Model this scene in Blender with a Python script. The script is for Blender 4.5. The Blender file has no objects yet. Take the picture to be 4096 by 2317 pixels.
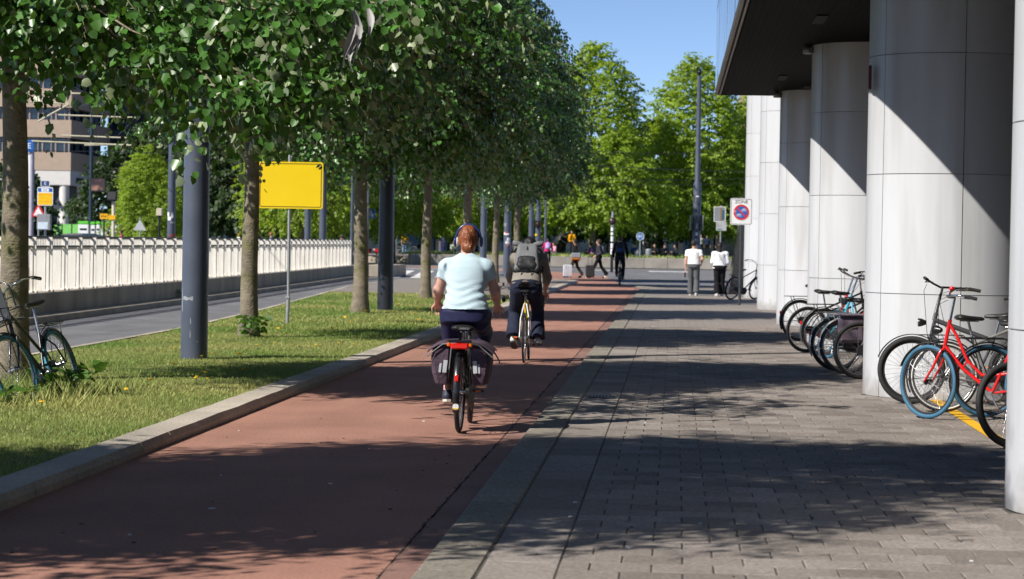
import bpy, math, random
import numpy as np
from mathutils import Vector, Matrix, noise as mnoise
R = math.radians
sc = bpy.context.scene
COL = sc.collection

# ------------------------------------------------------------------ camera, sky, sun, exposure
cam_data = bpy.data.cameras.new('camera'); cam = bpy.data.objects.new('camera', cam_data); COL.objects.link(cam)
cam_data.lens = 85; cam_data.sensor_width = 36; cam_data.clip_start = .5; cam_data.clip_end = 3000
yaw, pitch, roll = R(3.84), R(1.151), R(1.0)
fw = Vector((-math.sin(yaw)*math.cos(pitch), math.cos(yaw)*math.cos(pitch), -math.sin(pitch)))
rt0 = Vector((math.cos(yaw), math.sin(yaw), 0)); up0 = rt0.cross(fw)
rt = rt0*math.cos(roll) + up0*math.sin(roll); up = up0*math.cos(roll) - rt0*math.sin(roll)
cam.matrix_world = Matrix(((rt.x, up.x, -fw.x, 0), (rt.y, up.y, -fw.y, 0), (rt.z, up.z, -fw.z, 1.614), (0, 0, 0, 1)))
cam_data.dof.use_dof = True; cam_data.dof.focus_distance = 24; cam_data.dof.aperture_fstop = 5.0
sc.camera = cam
SUN = Vector((-.773, -.634, .85)).normalized()
world = bpy.data.worlds.new('World'); sc.world = world; world.use_nodes = True
wn = world.node_tree.nodes; wl = world.node_tree.links
sky = wn.new('ShaderNodeTexSky'); sky.sky_type = 'NISHITA'; sky.sun_disc = False
sky.sun_elevation = math.asin(SUN.z); sky.sun_rotation = math.atan2(SUN.x, SUN.y)
sky.air_density = 0.38; sky.dust_density = 0.0; sky.ozone_density = 1.6; sky.altitude = 0
wl.new(sky.outputs[0], wn['Background'].inputs[0]); wn['Background'].inputs[1].default_value = 0.115
sun_data = bpy.data.lights.new('sun', 'SUN'); sun_data.energy = 5.0; sun_data.angle = R(.53); sun_data.color = (1.0, .95, .88)
sun = bpy.data.objects.new('sun', sun_data); COL.objects.link(sun); sun.rotation_euler = SUN.to_track_quat('Z', 'Y').to_euler()
sun.location = (-30, -30, 40)
sc.view_settings.view_transform = 'Standard'; sc.view_settings.look = 'None'; sc.view_settings.gamma = 1
sc.view_settings.use_curve_mapping = False; sc.view_settings.exposure = 0.34
sc.render.engine = 'CYCLES'
sc.cycles.max_bounces = 5; sc.cycles.diffuse_bounces = 2; sc.cycles.glossy_bounces = 3; sc.cycles.transmission_bounces = 3; sc.cycles.transparent_max_bounces = 6
sc.cycles.use_adaptive_sampling = True; sc.cycles.adaptive_threshold = .02
sc.cycles.caustics_reflective = False; sc.cycles.caustics_refractive = False
rnd = random.Random(7)

# ------------------------------------------------------------------ helpers: materials
def srgb(h):
    h = h.lstrip('#'); v = [int(h[i:i+2], 16)/255 for i in (0, 2, 4)]
    return tuple(x/12.92 if x <= .04045 else ((x+.055)/1.055)**2.4 for x in v)
MATS = {}
def mat(name, col, rough=.6, metal=0., var=.12, vs=6., bump=0., bs=60., spec=.5, coord='Object', stretch=None, emit=0., rndvar=0., col2=None, c2=(.55, .7), c2s=3., coat=0.):
    if name in MATS: return MATS[name]
    if isinstance(col, str): col = srgb(col)
    if isinstance(col2, str): col2 = srgb(col2)
    m = bpy.data.materials.new(name); m.use_nodes = True; MATS[name] = m
    n, l = m.node_tree.nodes, m.node_tree.links; b = n['Principled BSDF']
    b.inputs['Roughness'].default_value = rough; b.inputs['Metallic'].default_value = metal
    b.inputs['Specular IOR Level'].default_value = spec
    if coat: b.inputs['Coat Weight'].default_value = coat; b.inputs['Coat Roughness'].default_value = .1
    if coord == 'World':
        g = n.new('ShaderNodeNewGeometry'); vec = g.outputs['Position']
    else:
        t = n.new('ShaderNodeTexCoord'); vec = t.outputs[coord]
    if stretch:
        mp = n.new('ShaderNodeMapping'); mp.inputs['Scale'].default_value = stretch; l.new(vec, mp.inputs[0]); vec = mp.outputs[0]
    nz = n.new('ShaderNodeTexNoise'); nz.inputs['Scale'].default_value = vs; nz.inputs['Detail'].default_value = 5; l.new(vec, nz.inputs['Vector'])
    rp = n.new('ShaderNodeMapRange'); rp.inputs['From Min'].default_value = .3; rp.inputs['From Max'].default_value = .7
    rp.inputs['To Min'].default_value = 1-var; rp.inputs['To Max'].default_value = 1+var; l.new(nz.outputs['Fac'], rp.inputs['Value'])
    val = rp.outputs[0]
    if rndvar:
        oi = n.new('ShaderNodeObjectInfo'); mr = n.new('ShaderNodeMapRange'); mr.inputs['To Min'].default_value = 1-rndvar; mr.inputs['To Max'].default_value = 1+rndvar
        l.new(oi.outputs['Random'], mr.inputs['Value']); mu = n.new('ShaderNodeMath'); mu.operation = 'MULTIPLY'; l.new(val, mu.inputs[0]); l.new(mr.outputs[0], mu.inputs[1]); val = mu.outputs[0]
    base = None
    if col2 is not None:
        n2 = n.new('ShaderNodeTexNoise'); n2.inputs['Scale'].default_value = c2s; n2.inputs['Detail'].default_value = 4; l.new(vec, n2.inputs['Vector'])
        r2 = n.new('ShaderNodeMapRange'); r2.inputs['From Min'].default_value = c2[0]; r2.inputs['From Max'].default_value = c2[1]; l.new(n2.outputs['Fac'], r2.inputs['Value'])
        mx = n.new('ShaderNodeMix'); mx.data_type = 'RGBA'; mx.inputs[6].default_value = (*col, 1); mx.inputs[7].default_value = (*col2, 1); l.new(r2.outputs[0], mx.inputs[0]); base = mx.outputs[2]
    vm = n.new('ShaderNodeVectorMath'); vm.operation = 'SCALE'
    if base: l.new(base, vm.inputs[0])
    else: vm.inputs[0].default_value = col
    l.new(val, vm.inputs['Scale']); l.new(vm.outputs[0], b.inputs['Base Color'])
    if bump:
        n3 = n.new('ShaderNodeTexNoise'); n3.inputs['Scale'].default_value = bs; n3.inputs['Detail'].default_value = 4; l.new(vec, n3.inputs['Vector'])
        bp = n.new('ShaderNodeBump'); bp.inputs['Strength'].default_value = min(1, bump); bp.inputs['Distance'].default_value = .02; l.new(n3.outputs['Fac'], bp.inputs['Height']); l.new(bp.outputs[0], b.inputs['Normal'])
    if emit: b.inputs['Emission Color'].default_value = (*col, 1); b.inputs['Emission Strength'].default_value = emit
    return m
def leaf_mat(name, top, under, trans, tw=.35, rough=.45, var=.35):
    if isinstance(top, str): top = srgb(top)
    if isinstance(under, str): under = srgb(under)
    if isinstance(trans, str): trans = srgb(trans)
    m = bpy.data.materials.new(name); m.use_nodes = True; MATS[name] = m
    n, l = m.node_tree.nodes, m.node_tree.links; b = n['Principled BSDF']; out = n['Material Output']
    g = n.new('ShaderNodeNewGeometry'); a = n.new('ShaderNodeAttribute'); a.attribute_name = 'tint'
    mr = n.new('ShaderNodeMapRange'); mr.inputs['To Min'].default_value = 1-var; mr.inputs['To Max'].default_value = 1+var; l.new(a.outputs['Fac'], mr.inputs['Value'])
    mx = n.new('ShaderNodeMix'); mx.data_type = 'RGBA'; mx.inputs[6].default_value = (*top, 1); mx.inputs[7].default_value = (*under, 1); l.new(g.outputs['Backfacing'], mx.inputs[0])
    vm = n.new('ShaderNodeVectorMath'); vm.operation = 'SCALE'; l.new(mx.outputs[2], vm.inputs[0]); l.new(mr.outputs[0], vm.inputs['Scale']); l.new(vm.outputs[0], b.inputs['Base Color'])
    b.inputs['Roughness'].default_value = rough; b.inputs['Specular IOR Level'].default_value = .45
    tr = n.new('ShaderNodeBsdfTranslucent'); v2 = n.new('ShaderNodeVectorMath'); v2.operation = 'SCALE'; v2.inputs[0].default_value = trans; l.new(mr.outputs[0], v2.inputs['Scale']); l.new(v2.outputs[0], tr.inputs[0])
    ms = n.new('ShaderNodeMixShader'); ms.inputs[0].default_value = tw; l.new(b.outputs[0], ms.inputs[1]); l.new(tr.outputs[0], ms.inputs[2]); l.new(ms.outputs[0], out.inputs[0])
    return m

# ------------------------------------------------------------------ helpers: meshes
def frame_of(d):
    d = Vector(d).normalized(); a = Vector((0, 0, 1)) if abs(d.z) < .95 else Vector((1, 0, 0))
    u = a.cross(d).normalized(); return u, d.cross(u)
class MB:
    def __init__(s): s.v = []; s.f = []; s.m = []; s.sm = []
    def add(s, vs, fs, mi=0, smooth=False):
        o = len(s.v); s.v += [tuple(p) for p in vs]; s.f += [tuple(i+o for i in f) for f in fs]; s.m += [mi]*len(fs); s.sm += [smooth]*len(fs); return s
    def box(s, c, size, M=None, mi=0, ch=0.):
        x, y, z = [a/2 for a in size]; c = Vector(c)
        if ch:
            vs = []
            for sx in (-1, 1):
                for sy in (-1, 1):
                    for sz in (-1, 1):
                        vs += [(sx*(x-ch), sy*(y-ch), sz*z), (sx*(x-ch), sy*y, sz*(z-ch)), (sx*x, sy*(y-ch), sz*(z-ch))]
            idx = {}
            k = 0
            for sx in (-1, 1):
                for sy in (-1, 1):
                    for sz in (-1, 1): idx[(sx, sy, sz)] = k; k += 3
            fs = []
            def q(l, nrm):
                P = [Vector(vs[i]) for i in l]; nn = (P[1]-P[0]).cross(P[2]-P[0]); 
                fs.append(tuple(l) if nn.dot(Vector(nrm)) > 0 else tuple(reversed(l)))
            for sg in (-1, 1):
                q([idx[(a, b, sg)] for a, b in ((-1, -1), (1, -1), (1, 1), (-1, 1))], (0, 0, sg))
                q([idx[(a, sg, b)]+1 for a, b in ((-1, -1), (1, -1), (1, 1), (-1, 1))], (0, sg, 0))
                q([idx[(sg, a, b)]+2 for a, b in ((-1, -1), (1, -1), (1, 1), (-1, 1))], (sg, 0, 0))
                for s2 in (-1, 1):
                    q([idx[(-1, sg, s2)], idx[(1, sg, s2)], idx[(1, sg, s2)]+1, idx[(-1, sg, s2)]+1], (0, sg, s2))
                    q([idx[(sg, -1, s2)], idx[(sg, 1, s2)], idx[(sg, 1, s2)]+2, idx[(sg, -1, s2)]+2], (sg, 0, s2))
                    q([idx[(sg, s2, -1)]+1, idx[(sg, s2, 1)]+1, idx[(sg, s2, 1)]+2, idx[(sg, s2, -1)]+2], (sg, s2, 0))
                    for s3 in (-1, 1): k = idx[(sg, s2, s3)]; q([k, k+1, k+2], (sg, s2, s3))
        else:
            vs = [(-x, -y, -z), (x, -y, -z), (x, y, -z), (-x, y, -z), (-x, -y, z), (x, -y, z), (x, y, z), (-x, y, z)]
            fs = [(0, 3, 2, 1), (4, 5, 6, 7), (0, 1, 5, 4), (1, 2, 6, 5), (2, 3, 7, 6), (3, 0, 4, 7)]
        vs = [(M @ Vector(p) if M else Vector(p)) + c for p in vs]
        return s.add(vs, fs, mi)
    def tube(s, pts, r, n=8, cap=True, closed=False, mi=0, smooth=True, flat=1.):
        pts = [Vector(p) for p in pts]; k = len(pts); rr = r if isinstance(r, (list, tuple)) else [r]*k
        T = []
        for i in range(k):
            a = pts[(i-1) % k] if (closed or i) else pts[0]; b = pts[(i+1) % k] if (closed or i < k-1) else pts[-1]
            d = (b-a); T.append(d.normalized() if d.length > 1e-9 else Vector((0, 0, 1)))
        u, w = frame_of(T[0]); vs = []
        for i in range(k):
            t = T[i]; u = (u - t*u.dot(t)); u = u.normalized() if u.length > 1e-6 else frame_of(t)[0]; w = t.cross(u)
            for j in range(n):
                a = 2*math.pi*j/n; vs.append(pts[i] + (u*math.cos(a) + w*math.sin(a)*flat)*rr[i])
        fs = []
        for i in range(k if closed else k-1):
            a, b = i*n, ((i+1) % k)*n
            for j in range(n): j2 = (j+1) % n; fs.append((a+j, a+j2, b+j2, b+j))
        s.add(vs, fs, mi, smooth)
        if cap and not closed: s.add(vs[:n], [tuple(range(n-1, -1, -1))], mi); s.add(vs[-n:], [tuple(range(n))], mi)
        return s
    def cyl(s, a, b, r, n=12, mi=0, r2=None): return s.tube([a, b], [r, r if r2 is None else r2], n, mi=mi)
    def lathe(s, prof, n=16, M=None, mi=0, smooth=True):
        vs = []; fs = []; k = len(prof)
        for r, z in prof:
            for j in range(n): a = 2*math.pi*j/n; p = Vector((r*math.cos(a), r*math.sin(a), z)); vs.append(M @ p if M else p)
        for i in range(k-1):
            for j in range(n): j2 = (j+1) % n; fs.append((i*n+j, i*n+j2, (i+1)*n+j2, (i+1)*n+j))
        s.add(vs, fs, mi, smooth); s.add(vs[:n], [tuple(range(n-1, -1, -1))], mi); s.add(vs[-n:], [tuple(range(n))], mi); return s
    def ball(s, c, r, n=12, m=8, M=None, mi=0):
        r = r if isinstance(r, (tuple, list)) else (r, r, r); c = Vector(c); vs = [Vector((0, 0, -r[2]))]
        for i in range(1, m):
            t = -math.pi/2 + math.pi*i/m
            for j in range(n): a = 2*math.pi*j/n; vs.append(Vector((r[0]*math.cos(t)*math.cos(a), r[1]*math.cos(t)*math.sin(a), r[2]*math.sin(t))))
        vs.append(Vector((0, 0, r[2]))); fs = []
        for j in range(n): fs.append((0, 1+(j+1) % n, 1+j)); fs.append((len(vs)-1, 1+(m-2)*n+j, 1+(m-2)*n+(j+1) % n))
        for i in range(m-2):
            for j in range(n): a = 1+i*n; j2 = (j+1) % n; fs.append((a+j, a+j2, a+n+j2, a+n+j))
        return s.add([(M @ p if M else p)+c for p in vs], fs, mi, True)
    def ring(s, c, axis, Rr, r, n=36, m=8, mi=0, a0=0., a1=2*math.pi, u=None, flat=1.):
        ax = Vector(axis).normalized(); uu, ww = frame_of(ax)
        if u is not None: uu = Vector(u).normalized(); ww = ax.cross(uu)
        c = Vector(c); full = abs(a1-a0-2*math.pi) < 1e-6; k = n if full else n+1
        pts = [c + (uu*math.cos(a0+(a1-a0)*i/n) + ww*math.sin(a0+(a1-a0)*i/n))*Rr for i in range(k)]
        return s.tube(pts, r, m, closed=full, mi=mi, flat=flat)
    def prism(s, out, y0, y1, M=None, mi=0, smooth=False):
        """outline [(x,z)] extruded along y"""
        n = len(out); vs = [Vector((x, y0, z)) for x, z in out] + [Vector((x, y1, z)) for x, z in out]
        fs = [tuple(range(n)), tuple(range(2*n-1, n-1, -1))]
        for i in range(n): j = (i+1) % n; fs.append((j, i, n+i, n+j))
        return s.add([M @ p if M else p for p in vs], fs, mi, smooth)
    def loft(s, rings, mi=0, cap=True, smooth=True):
        n = len(rings[0]); vs = [p for r in rings for p in r]; fs = []
        for i in range(len(rings)-1):
            for j in range(n): k = (j+1) % n; fs.append((i*n+j, i*n+k, (i+1)*n+k, (i+1)*n+j))
        s.add(vs, fs, mi, smooth)
        if cap: s.add(vs[:n], [tuple(range(n-1, -1, -1))], mi); s.add(vs[-n:], [tuple(range(n))], mi)
        return s
    def xf(s, M): s.v = [tuple(M @ Vector(p)) for p in s.v]; return s
    def sheet(s, pts, mi=0): return s.add(pts, [tuple(range(len(pts)))], mi)
    def mesh(s, name):
        me = bpy.data.meshes.new(name); me.from_pydata(s.v, [], s.f); me.polygons.foreach_set('material_index', s.m); me.polygons.foreach_set('use_smooth', s.sm); me.update(); return me
    def build(s, name, mats, parent=None, **k):
        me = s.mesh(name)
        for m in (mats if isinstance(mats, (list, tuple)) else [mats]): me.materials.append(m)
        return link(name, me, parent, **k)
def link(name, me, parent=None, loc=None, rot=None, label=None, cat=None, group=None, kind=None):
    o = bpy.data.objects.new(name, me); COL.objects.link(o)
    if parent is not None: o.parent = parent
    if loc is not None: o.location = loc
    if rot is not None: o.rotation_euler = rot
    tag(o, label, cat, group, kind); return o
def tag(o, label=None, cat=None, group=None, kind=None):
    if label: o['label'] = label
    if cat: o['category'] = cat
    if group: o['group'] = group
    if kind: o['kind'] = kind
    return o
def thing(name, label, cat, loc=(0, 0, 0), rz=0., group=None, rot=None):
    return link(name, None, None, loc, rot if rot is not None else (0, 0, rz), label, cat, group)
def copy_tree(o, parent=None):
    c = o.copy(); COL.objects.link(c); c.parent = parent
    for ch in [x for x in o.children]: copy_tree(ch, c)
    return c
def np_mesh(name, V, faces_n, F, tint=None, smooth=False):
    """V (n,3), F flat loop indices with faces_n verts per face"""
    me = bpy.data.meshes.new(name); V = np.asarray(V, np.float32); F = np.asarray(F, np.int32).ravel(); nf = len(F)//faces_n
    me.vertices.add(len(V)); me.vertices.foreach_set('co', V.ravel()); me.loops.add(len(F)); me.loops.foreach_set('vertex_index', F)
    me.polygons.add(nf); me.polygons.foreach_set('loop_start', np.arange(nf, dtype=np.int32)*faces_n)
    me.polygons.foreach_set('loop_total', np.full(nf, faces_n, np.int32))
    if smooth: me.polygons.foreach_set('use_smooth', np.ones(nf, bool))
    me.update(calc_edges=True)
    if tint is not None: a = me.attributes.new('tint', 'FLOAT', 'POINT'); a.data.foreach_set('value', np.asarray(tint, np.float32))
    return me
def text(name, body, size, m, parent, loc, rot, extrude=.001, align='CENTER'):
    c = bpy.data.curves.new(name, 'FONT'); c.body = body; c.size = size; c.align_x = align; c.align_y = 'CENTER'; c.extrude = extrude
    o = bpy.data.objects.new('tmp', c); me = bpy.data.meshes.new_from_object(o); bpy.data.objects.remove(o); me.materials.clear(); me.materials.append(m); me.name = name
    return link(name, me, parent, loc, rot)
# ================================================================== THE SETTING
def asphalt(name, col, speck, rough=.85, patch=.18, bump=.5, bs=160.):
    m = bpy.data.materials.new(name); m.use_nodes = True; n, l = m.node_tree.nodes, m.node_tree.links; b = n['Principled BSDF']; MATS[name] = m
    g = n.new('ShaderNodeNewGeometry'); P = g.outputs['Position']
    def nz(s, d=4, st=None):
        x = n.new('ShaderNodeTexNoise'); x.inputs['Scale'].default_value = s; x.inputs['Detail'].default_value = d
        if st: mp = n.new('ShaderNodeMapping'); mp.inputs['Scale'].default_value = st; l.new(P, mp.inputs[0]); l.new(mp.outputs[0], x.inputs['Vector'])
        else: l.new(P, x.inputs['Vector'])
        return x.outputs['Fac']
    def mr(v, a, c, d, e): x = n.new('ShaderNodeMapRange'); [setattr(x.inputs[k], 'default_value', q) for k, q in (('From Min', a), ('From Max', c), ('To Min', d), ('To Max', e))]; l.new(v, x.inputs['Value']); return x.outputs[0]
    def mul(a, c): x = n.new('ShaderNodeMath'); x.operation = 'MULTIPLY'; l.new(a, x.inputs[0]); l.new(c, x.inputs[1]); return x.outputs[0]
    v = mul(mul(mr(nz(.9), .3, .7, 1-patch, 1+patch), mr(nz(45, 3), .3, .7, 1-speck, 1+speck)), mr(nz(2.2, 6, (1, .12, 1)), .3, .7, 1-patch*.6, 1+patch*.6))
    sp = n.new('ShaderNodeTexVoronoi'); sp.inputs['Scale'].default_value = 9; l.new(P, sp.inputs['Vector'])
    v = mul(v, mr(sp.outputs['Distance'], .02, .05, .72, 1))
    vm = n.new('ShaderNodeVectorMath'); vm.operation = 'SCALE'; vm.inputs[0].default_value = col; l.new(v, vm.inputs['Scale']); l.new(vm.outputs[0], b.inputs['Base Color'])
    b.inputs['Roughness'].default_value = rough; b.inputs['Specular IOR Level'].default_value = .3
    bp = n.new('ShaderNodeBump'); bp.inputs['Strength'].default_value = bump; bp.inputs['Distance'].default_value = .012; l.new(nz(bs, 2), bp.inputs['Height']); l.new(bp.outputs[0], b.inputs['Normal'])
    return m
M_ASPH = asphalt('asphalt_grey', (.175, .175, .185), .25)
M_RED = asphalt('asphalt_red', (.37, .192, .142), .22, patch=.13)
M_REDB = asphalt('gutter_red', (.27, .155, .125), .2)
M_SAND = asphalt('joint_sand', (.115, .103, .088), .3)
M_PAVE = asphalt('paver_concrete', (.262, .228, .200), .3, patch=.10, bs=220.)
M_PAVE2 = asphalt('paver_concrete_dark', (.212, .184, .162), .3, patch=.10, bs=220.)
M_PAVE3 = asphalt('paver_concrete_light', (.305, .268, .240), .3, patch=.10, bs=220.)
M_AGG = asphalt('kerb_aggregate', (.25, .225, .185), .36, patch=.14, bs=110.)
M_KERB = asphalt('kerb_stone', (.45, .40, .33), .26, patch=.2, bs=120.)
M_SOIL = asphalt('soil_grass', (.16, .175, .05), .3, patch=.35)
M_WPAINT = asphalt('road_paint', (.72, .71, .68), .08, patch=.08)
M_YPAINT = asphalt('yellow_paint', (.80, .44, .02), .1, patch=.12)

def strip(name, pts, m, z, **k):
    mb = MB(); mb.sheet([(x, y, z) for x, y in pts]); return mb.build(name, m, kind='structure', **k)
strip('ground', [(-700, -80), (700, -80), (700, 900), (-700, 900)], M_ASPH, -.024)
strip('road', [(-11.6, -10), (-8.15, -10), (-8.15, 34), (-8.2, 40), (-8.7, 50), (-9.6, 64), (-10.4, 76), (-10.6, 90), (-9.4, 99), (-7, 104), (-2, 108), (30, 112), (30, 152), (-60, 150), (-60, 128), (-16, 112), (-13.0, 96), (-12.2, 62), (-11.75, 44)], M_ASPH, -.004)
strip('bike_path', [(-3.86, -6), (-1.387, -6), (-1.387, 86), (-1.5, 90), (-2.2, 96), (-2.6, 104), (-3.1, 112), (-5.2, 126), (-9.5, 140), (-14.5, 146), (-16, 140), (-10.5, 133), (-7.2, 122), (-5.6, 108), (-4.8, 98), (-4.05, 92), (-3.86, 84)], M_RED, 0)
# gutter strip of old red asphalt along the pavement kerb, with a ragged crack between
mb = MB(); N = 420; prev = None
for i in range(N+1):
    y = -4 + (i/N)**1.5*94; w = mnoise.noise((y*3.1, 0, 0))*.012 + mnoise.noise((y*13, 4, 0))*.006
    a = len(mb.v); mb.v += [(-1.376+w, y, .001), (-1.212, y, .001)]
    if i: mb.f.append((a-2, a-1, a+1, a)); mb.m.append(0); mb.sm.append(False)
mb.build('gutter_strip', M_REDB, kind='structure')
mb = MB()   # crumbled edge of the crack
for i in range(700):
    y = 9 + rnd.random()**1.6*50; s = rnd.uniform(.004, .011); x = -1.384 + rnd.gauss(0, .012)
    mb.box((x, y, 0), (s, s*1.5, s*.8), Matrix.Rotation(rnd.random()*3, 3, 'Z'))
mb.build('crack_rubble', M_SAND, kind='stuff', label='dark crumbled grit along the crack beside the gutter', cat='grit')

# pavement: base of sand, kerb slabs, a slab row, concrete pavers in running bond
ZP = .03
pave = strip('pavement', [(-1.2, -6), (16, -6), (16, 84), (6, 92), (-1.2, 88)], M_SAND, ZP-.006)
def slab_mesh(w, l, ch=.006, h=.05):
    mb = MB(); mb.box((0, 0, -h/2), (w, l, h), ch=ch); me = mb.mesh('paver'); return me
def share(me, m): c = me.copy(); c.materials.clear(); c.materials.append(m); return c
kerb_me = slab_mesh(.296, .994, .012, .07); kerb_me.materials.append(M_AGG)
row_me = [share(slab_mesh(.361, .596, .004), m) for m in (M_PAVE, M_PAVE3, M_PAVE2)]
y = 9.0
while y < 66: link('kerb_slab', kerb_me, pave, (-1.06, y, ZP+.004+rnd.uniform(-.002, .002))); y += 1.0
y = 9.2
while y < 46: link('edge_slab', row_me[rnd.randrange(3)], pave, (-.722, y, ZP+rnd.uniform(-.0015, .0015))); y += .6
pav_me = [share(slab_mesh(.2935, .2965, .004), m) for m in (M_PAVE, M_PAVE, M_PAVE3, M_PAVE2)]
mbj = MB(); cnt = 0; spots = []; halves = []
r = 0; y = 10.9
while y < 46:
    x = -.385 + (.15 if r % 2 else 0)
    if r % 2: halves.append((-.461, y))
    while x < min(8, .21*y+.2): spots.append((x, y)); x += .302
    y += .300; r += 1
def in_col(x, y): return any((x-2.95)**2 + (y-cy)**2 < .8 for cy in (15.0, 26.3, 37.5, 48.8))
spots = [p for p in spots if not in_col(*p)]
vis = [p for p in spots if p[0] < .1525*p[1] + .05]
vis.sort(key=lambda p: p[1])
near = set(vis[:280])
half_me = share(slab_mesh(.143, .2965, .004), M_PAVE)
for x, y in halves: link('half_paver', half_me, pave, (x, y, ZP+rnd.uniform(-.002, .001)))
for p in spots:
    x, y = p; z = ZP + rnd.uniform(-.002, .0015); jx, jy = rnd.gauss(0, .0012), rnd.gauss(0, .0008)
    if p in near: link('paver', pav_me[rnd.randrange(4)], pave, (x+jx, y+jy, z), (rnd.gauss(0, .002), rnd.gauss(0, .002), rnd.gauss(0, .003)))
    else:
        o = len(mbj.v); a, b = .1467, .1482; c = .004; mi = (0, 0, 1, 2)[rnd.randrange(4)]
        vs = [(x+jx+sx*(a-c), y+jy+sy*(b-c), z) for sx, sy in ((-1, -1), (1, -1), (1, 1), (-1, 1))] + [(x+jx+sx*a, y+jy+sy*b, z-.006) for sx, sy in ((-1, -1), (1, -1), (1, 1), (-1, 1))]
        mbj.add(vs, [(0, 1, 2, 3)] + [((i+1) % 4, i, i+4, (i+1) % 4+4) for i in range(4)], mi)
mbj.build('far_pavers', [M_PAVE, M_PAVE3, M_PAVE2], pave, kind='stuff')
# beyond the built pieces one sheet of the same concrete, its joints in the material
def brickmat():
    m = bpy.data.materials.new('paver_field'); m.use_nodes = True; n, l = m.node_tree.nodes, m.node_tree.links; b = n['Principled BSDF']
    g = n.new('ShaderNodeNewGeometry'); t = n.new('ShaderNodeTexBrick'); l.new(g.outputs['Position'], t.inputs['Vector'])
    t.inputs['Scale'].default_value = 1; t.inputs['Brick Width'].default_value = .3; t.inputs['Row Height'].default_value = .3; t.inputs['Mortar Size'].default_value = .004
    t.inputs['Color1'].default_value = (.262, .228, .200, 1); t.inputs['Color2'].default_value = (.238, .208, .182, 1); t.inputs['Mortar'].default_value = (.09, .08, .07, 1)
    nz = n.new('ShaderNodeTexNoise'); nz.inputs['Scale'].default_value = .8; nz.inputs['Detail'].default_value = 5; l.new(g.outputs['Position'], nz.inputs['Vector'])
    mr = n.new('ShaderNodeMapRange'); mr.inputs['To Min'].default_value = .8; mr.inputs['To Max'].default_value = 1.2; l.new(nz.outputs['Fac'], mr.inputs['Value'])
    vm = n.new('ShaderNodeVectorMath'); vm.operation = 'SCALE'; l.new(t.outputs['Color'], vm.inputs[0]); l.new(mr.outputs[0], vm.inputs['Scale']); l.new(vm.outputs[0], b.inputs['Base Color']); b.inputs['Roughness'].default_value = .85
    return m
M_FIELD = brickmat()
mb = MB(); mb.sheet([(-.9, 46.15, ZP), (14, 46.15, ZP), (14, 84, ZP), (6, 90, ZP), (-.9, 86, ZP)]); mb.sheet([(-.9, 46.15, ZP), (-.9, 45.9, ZP-.004), (14, 45.9, ZP-.004), (14, 46.15, ZP)]); mb.build('distant_pavers', M_FIELD, pave)
mb = MB(); mb.box((-1.05, 76, ZP-.03), (.3, 20, .07), ch=.012); mb.box((-.9, 87.2, ZP-.03), (.32, 2.6, .09), Matrix.Rotation(R(20), 3, 'Z'), ch=.012); mb.build('distant_kerb', M_AGG, pave)
# drain grate in the slab row and the painted yellow line under the overhang
mb = MB(); mb.box((0, 0, -.003), (.30, .36, .02), ch=.004); gr = mb.build('drain_grate', mat('cast_iron', '#3a3a3c', .5, .6), loc=(-.72, 24.7, ZP+.004), label='small rectangular iron drain grate set in the pavement slabs', cat='drain')
for i in range(8): mb = MB(); mb.box((-.115+.033*i, 0, .009), (.012, .30, .004)); mb.build('grate_slot', mat('slot_black', '#0c0c0c', .9), gr)
strip('yellow_line', [(2.62, 14), (2.74, 14), (2.82, 30.5), (2.70, 30.5)], M_YPAINT, ZP+.006)
strip('yellow_line', [(2.80, 31), (2.90, 31), (2.98, 44), (2.88, 44)], M_YPAINT, ZP+.006)

# left kerb: bevelled stones one metre long
kst = MB(); prof = [(-.14, -.12), (.15, -.12), (.15, .045), (.118, .088), (-.14, .092)]
kst.prism([(x, z) for x, z in prof], -.491, .491); kme = kst.mesh('kerb_stone'); kme.materials.append(M_KERB)
kerb = strip('kerb', [(-4.16, -6), (-3.87, -6), (-3.87, 92), (-4.16, 92)], M_SAND, -.008)
y = 9.0
while y < 68: link('kerb_stone', kme, kerb, (-4.01, y, 0), (rnd.gauss(0, .004), 0, rnd.gauss(0, .002))); y += 1.0
mb = MB(); mb.prism(prof, -14, 14, Matrix.Translation((-4.01, 82, 0))); mb.build('distant_kerb', M_KERB, kerb)
mb = MB()
for i in range(14):
    a = R(i*90/13); mb.box((-6.5+2.5*math.cos(a), 96+3.2*math.sin(a), .02), (.3, .55, .14), Matrix.Rotation(a, 3, 'Z'), ch=.02)
mb.build('kerb_corner', M_KERB, kerb)
# paved island after the grass
strip('island_paving', [(-4.14, 68), (-4.14, 96), (-4.4, 98), (-6.5, 99.1), (-9.6, 98.6), (-10.4, 90), (-10.2, 76), (-9.8, 68)], M_FIELD, .088)
mb = MB(); pts = [(-8.15, -6), (-8.15, 34), (-8.2, 40), (-8.7, 50), (-9.6, 64), (-10.4, 76), (-10.6, 90), (-9.6, 98.8)]
for (x0, y0), (x1, y1) in zip(pts, pts[1:]):
    mb.add([(x0, y0, -.03), (x1, y1, -.03), (x1, y1, .08), (x0, y0, .08), (x0+.13, y0, .085), (x1+.13, y1, .085)], [(0, 3, 2, 1), (3, 4, 5, 2)])
mb.build('road_edge', M_KERB, kind='structure')

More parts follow.
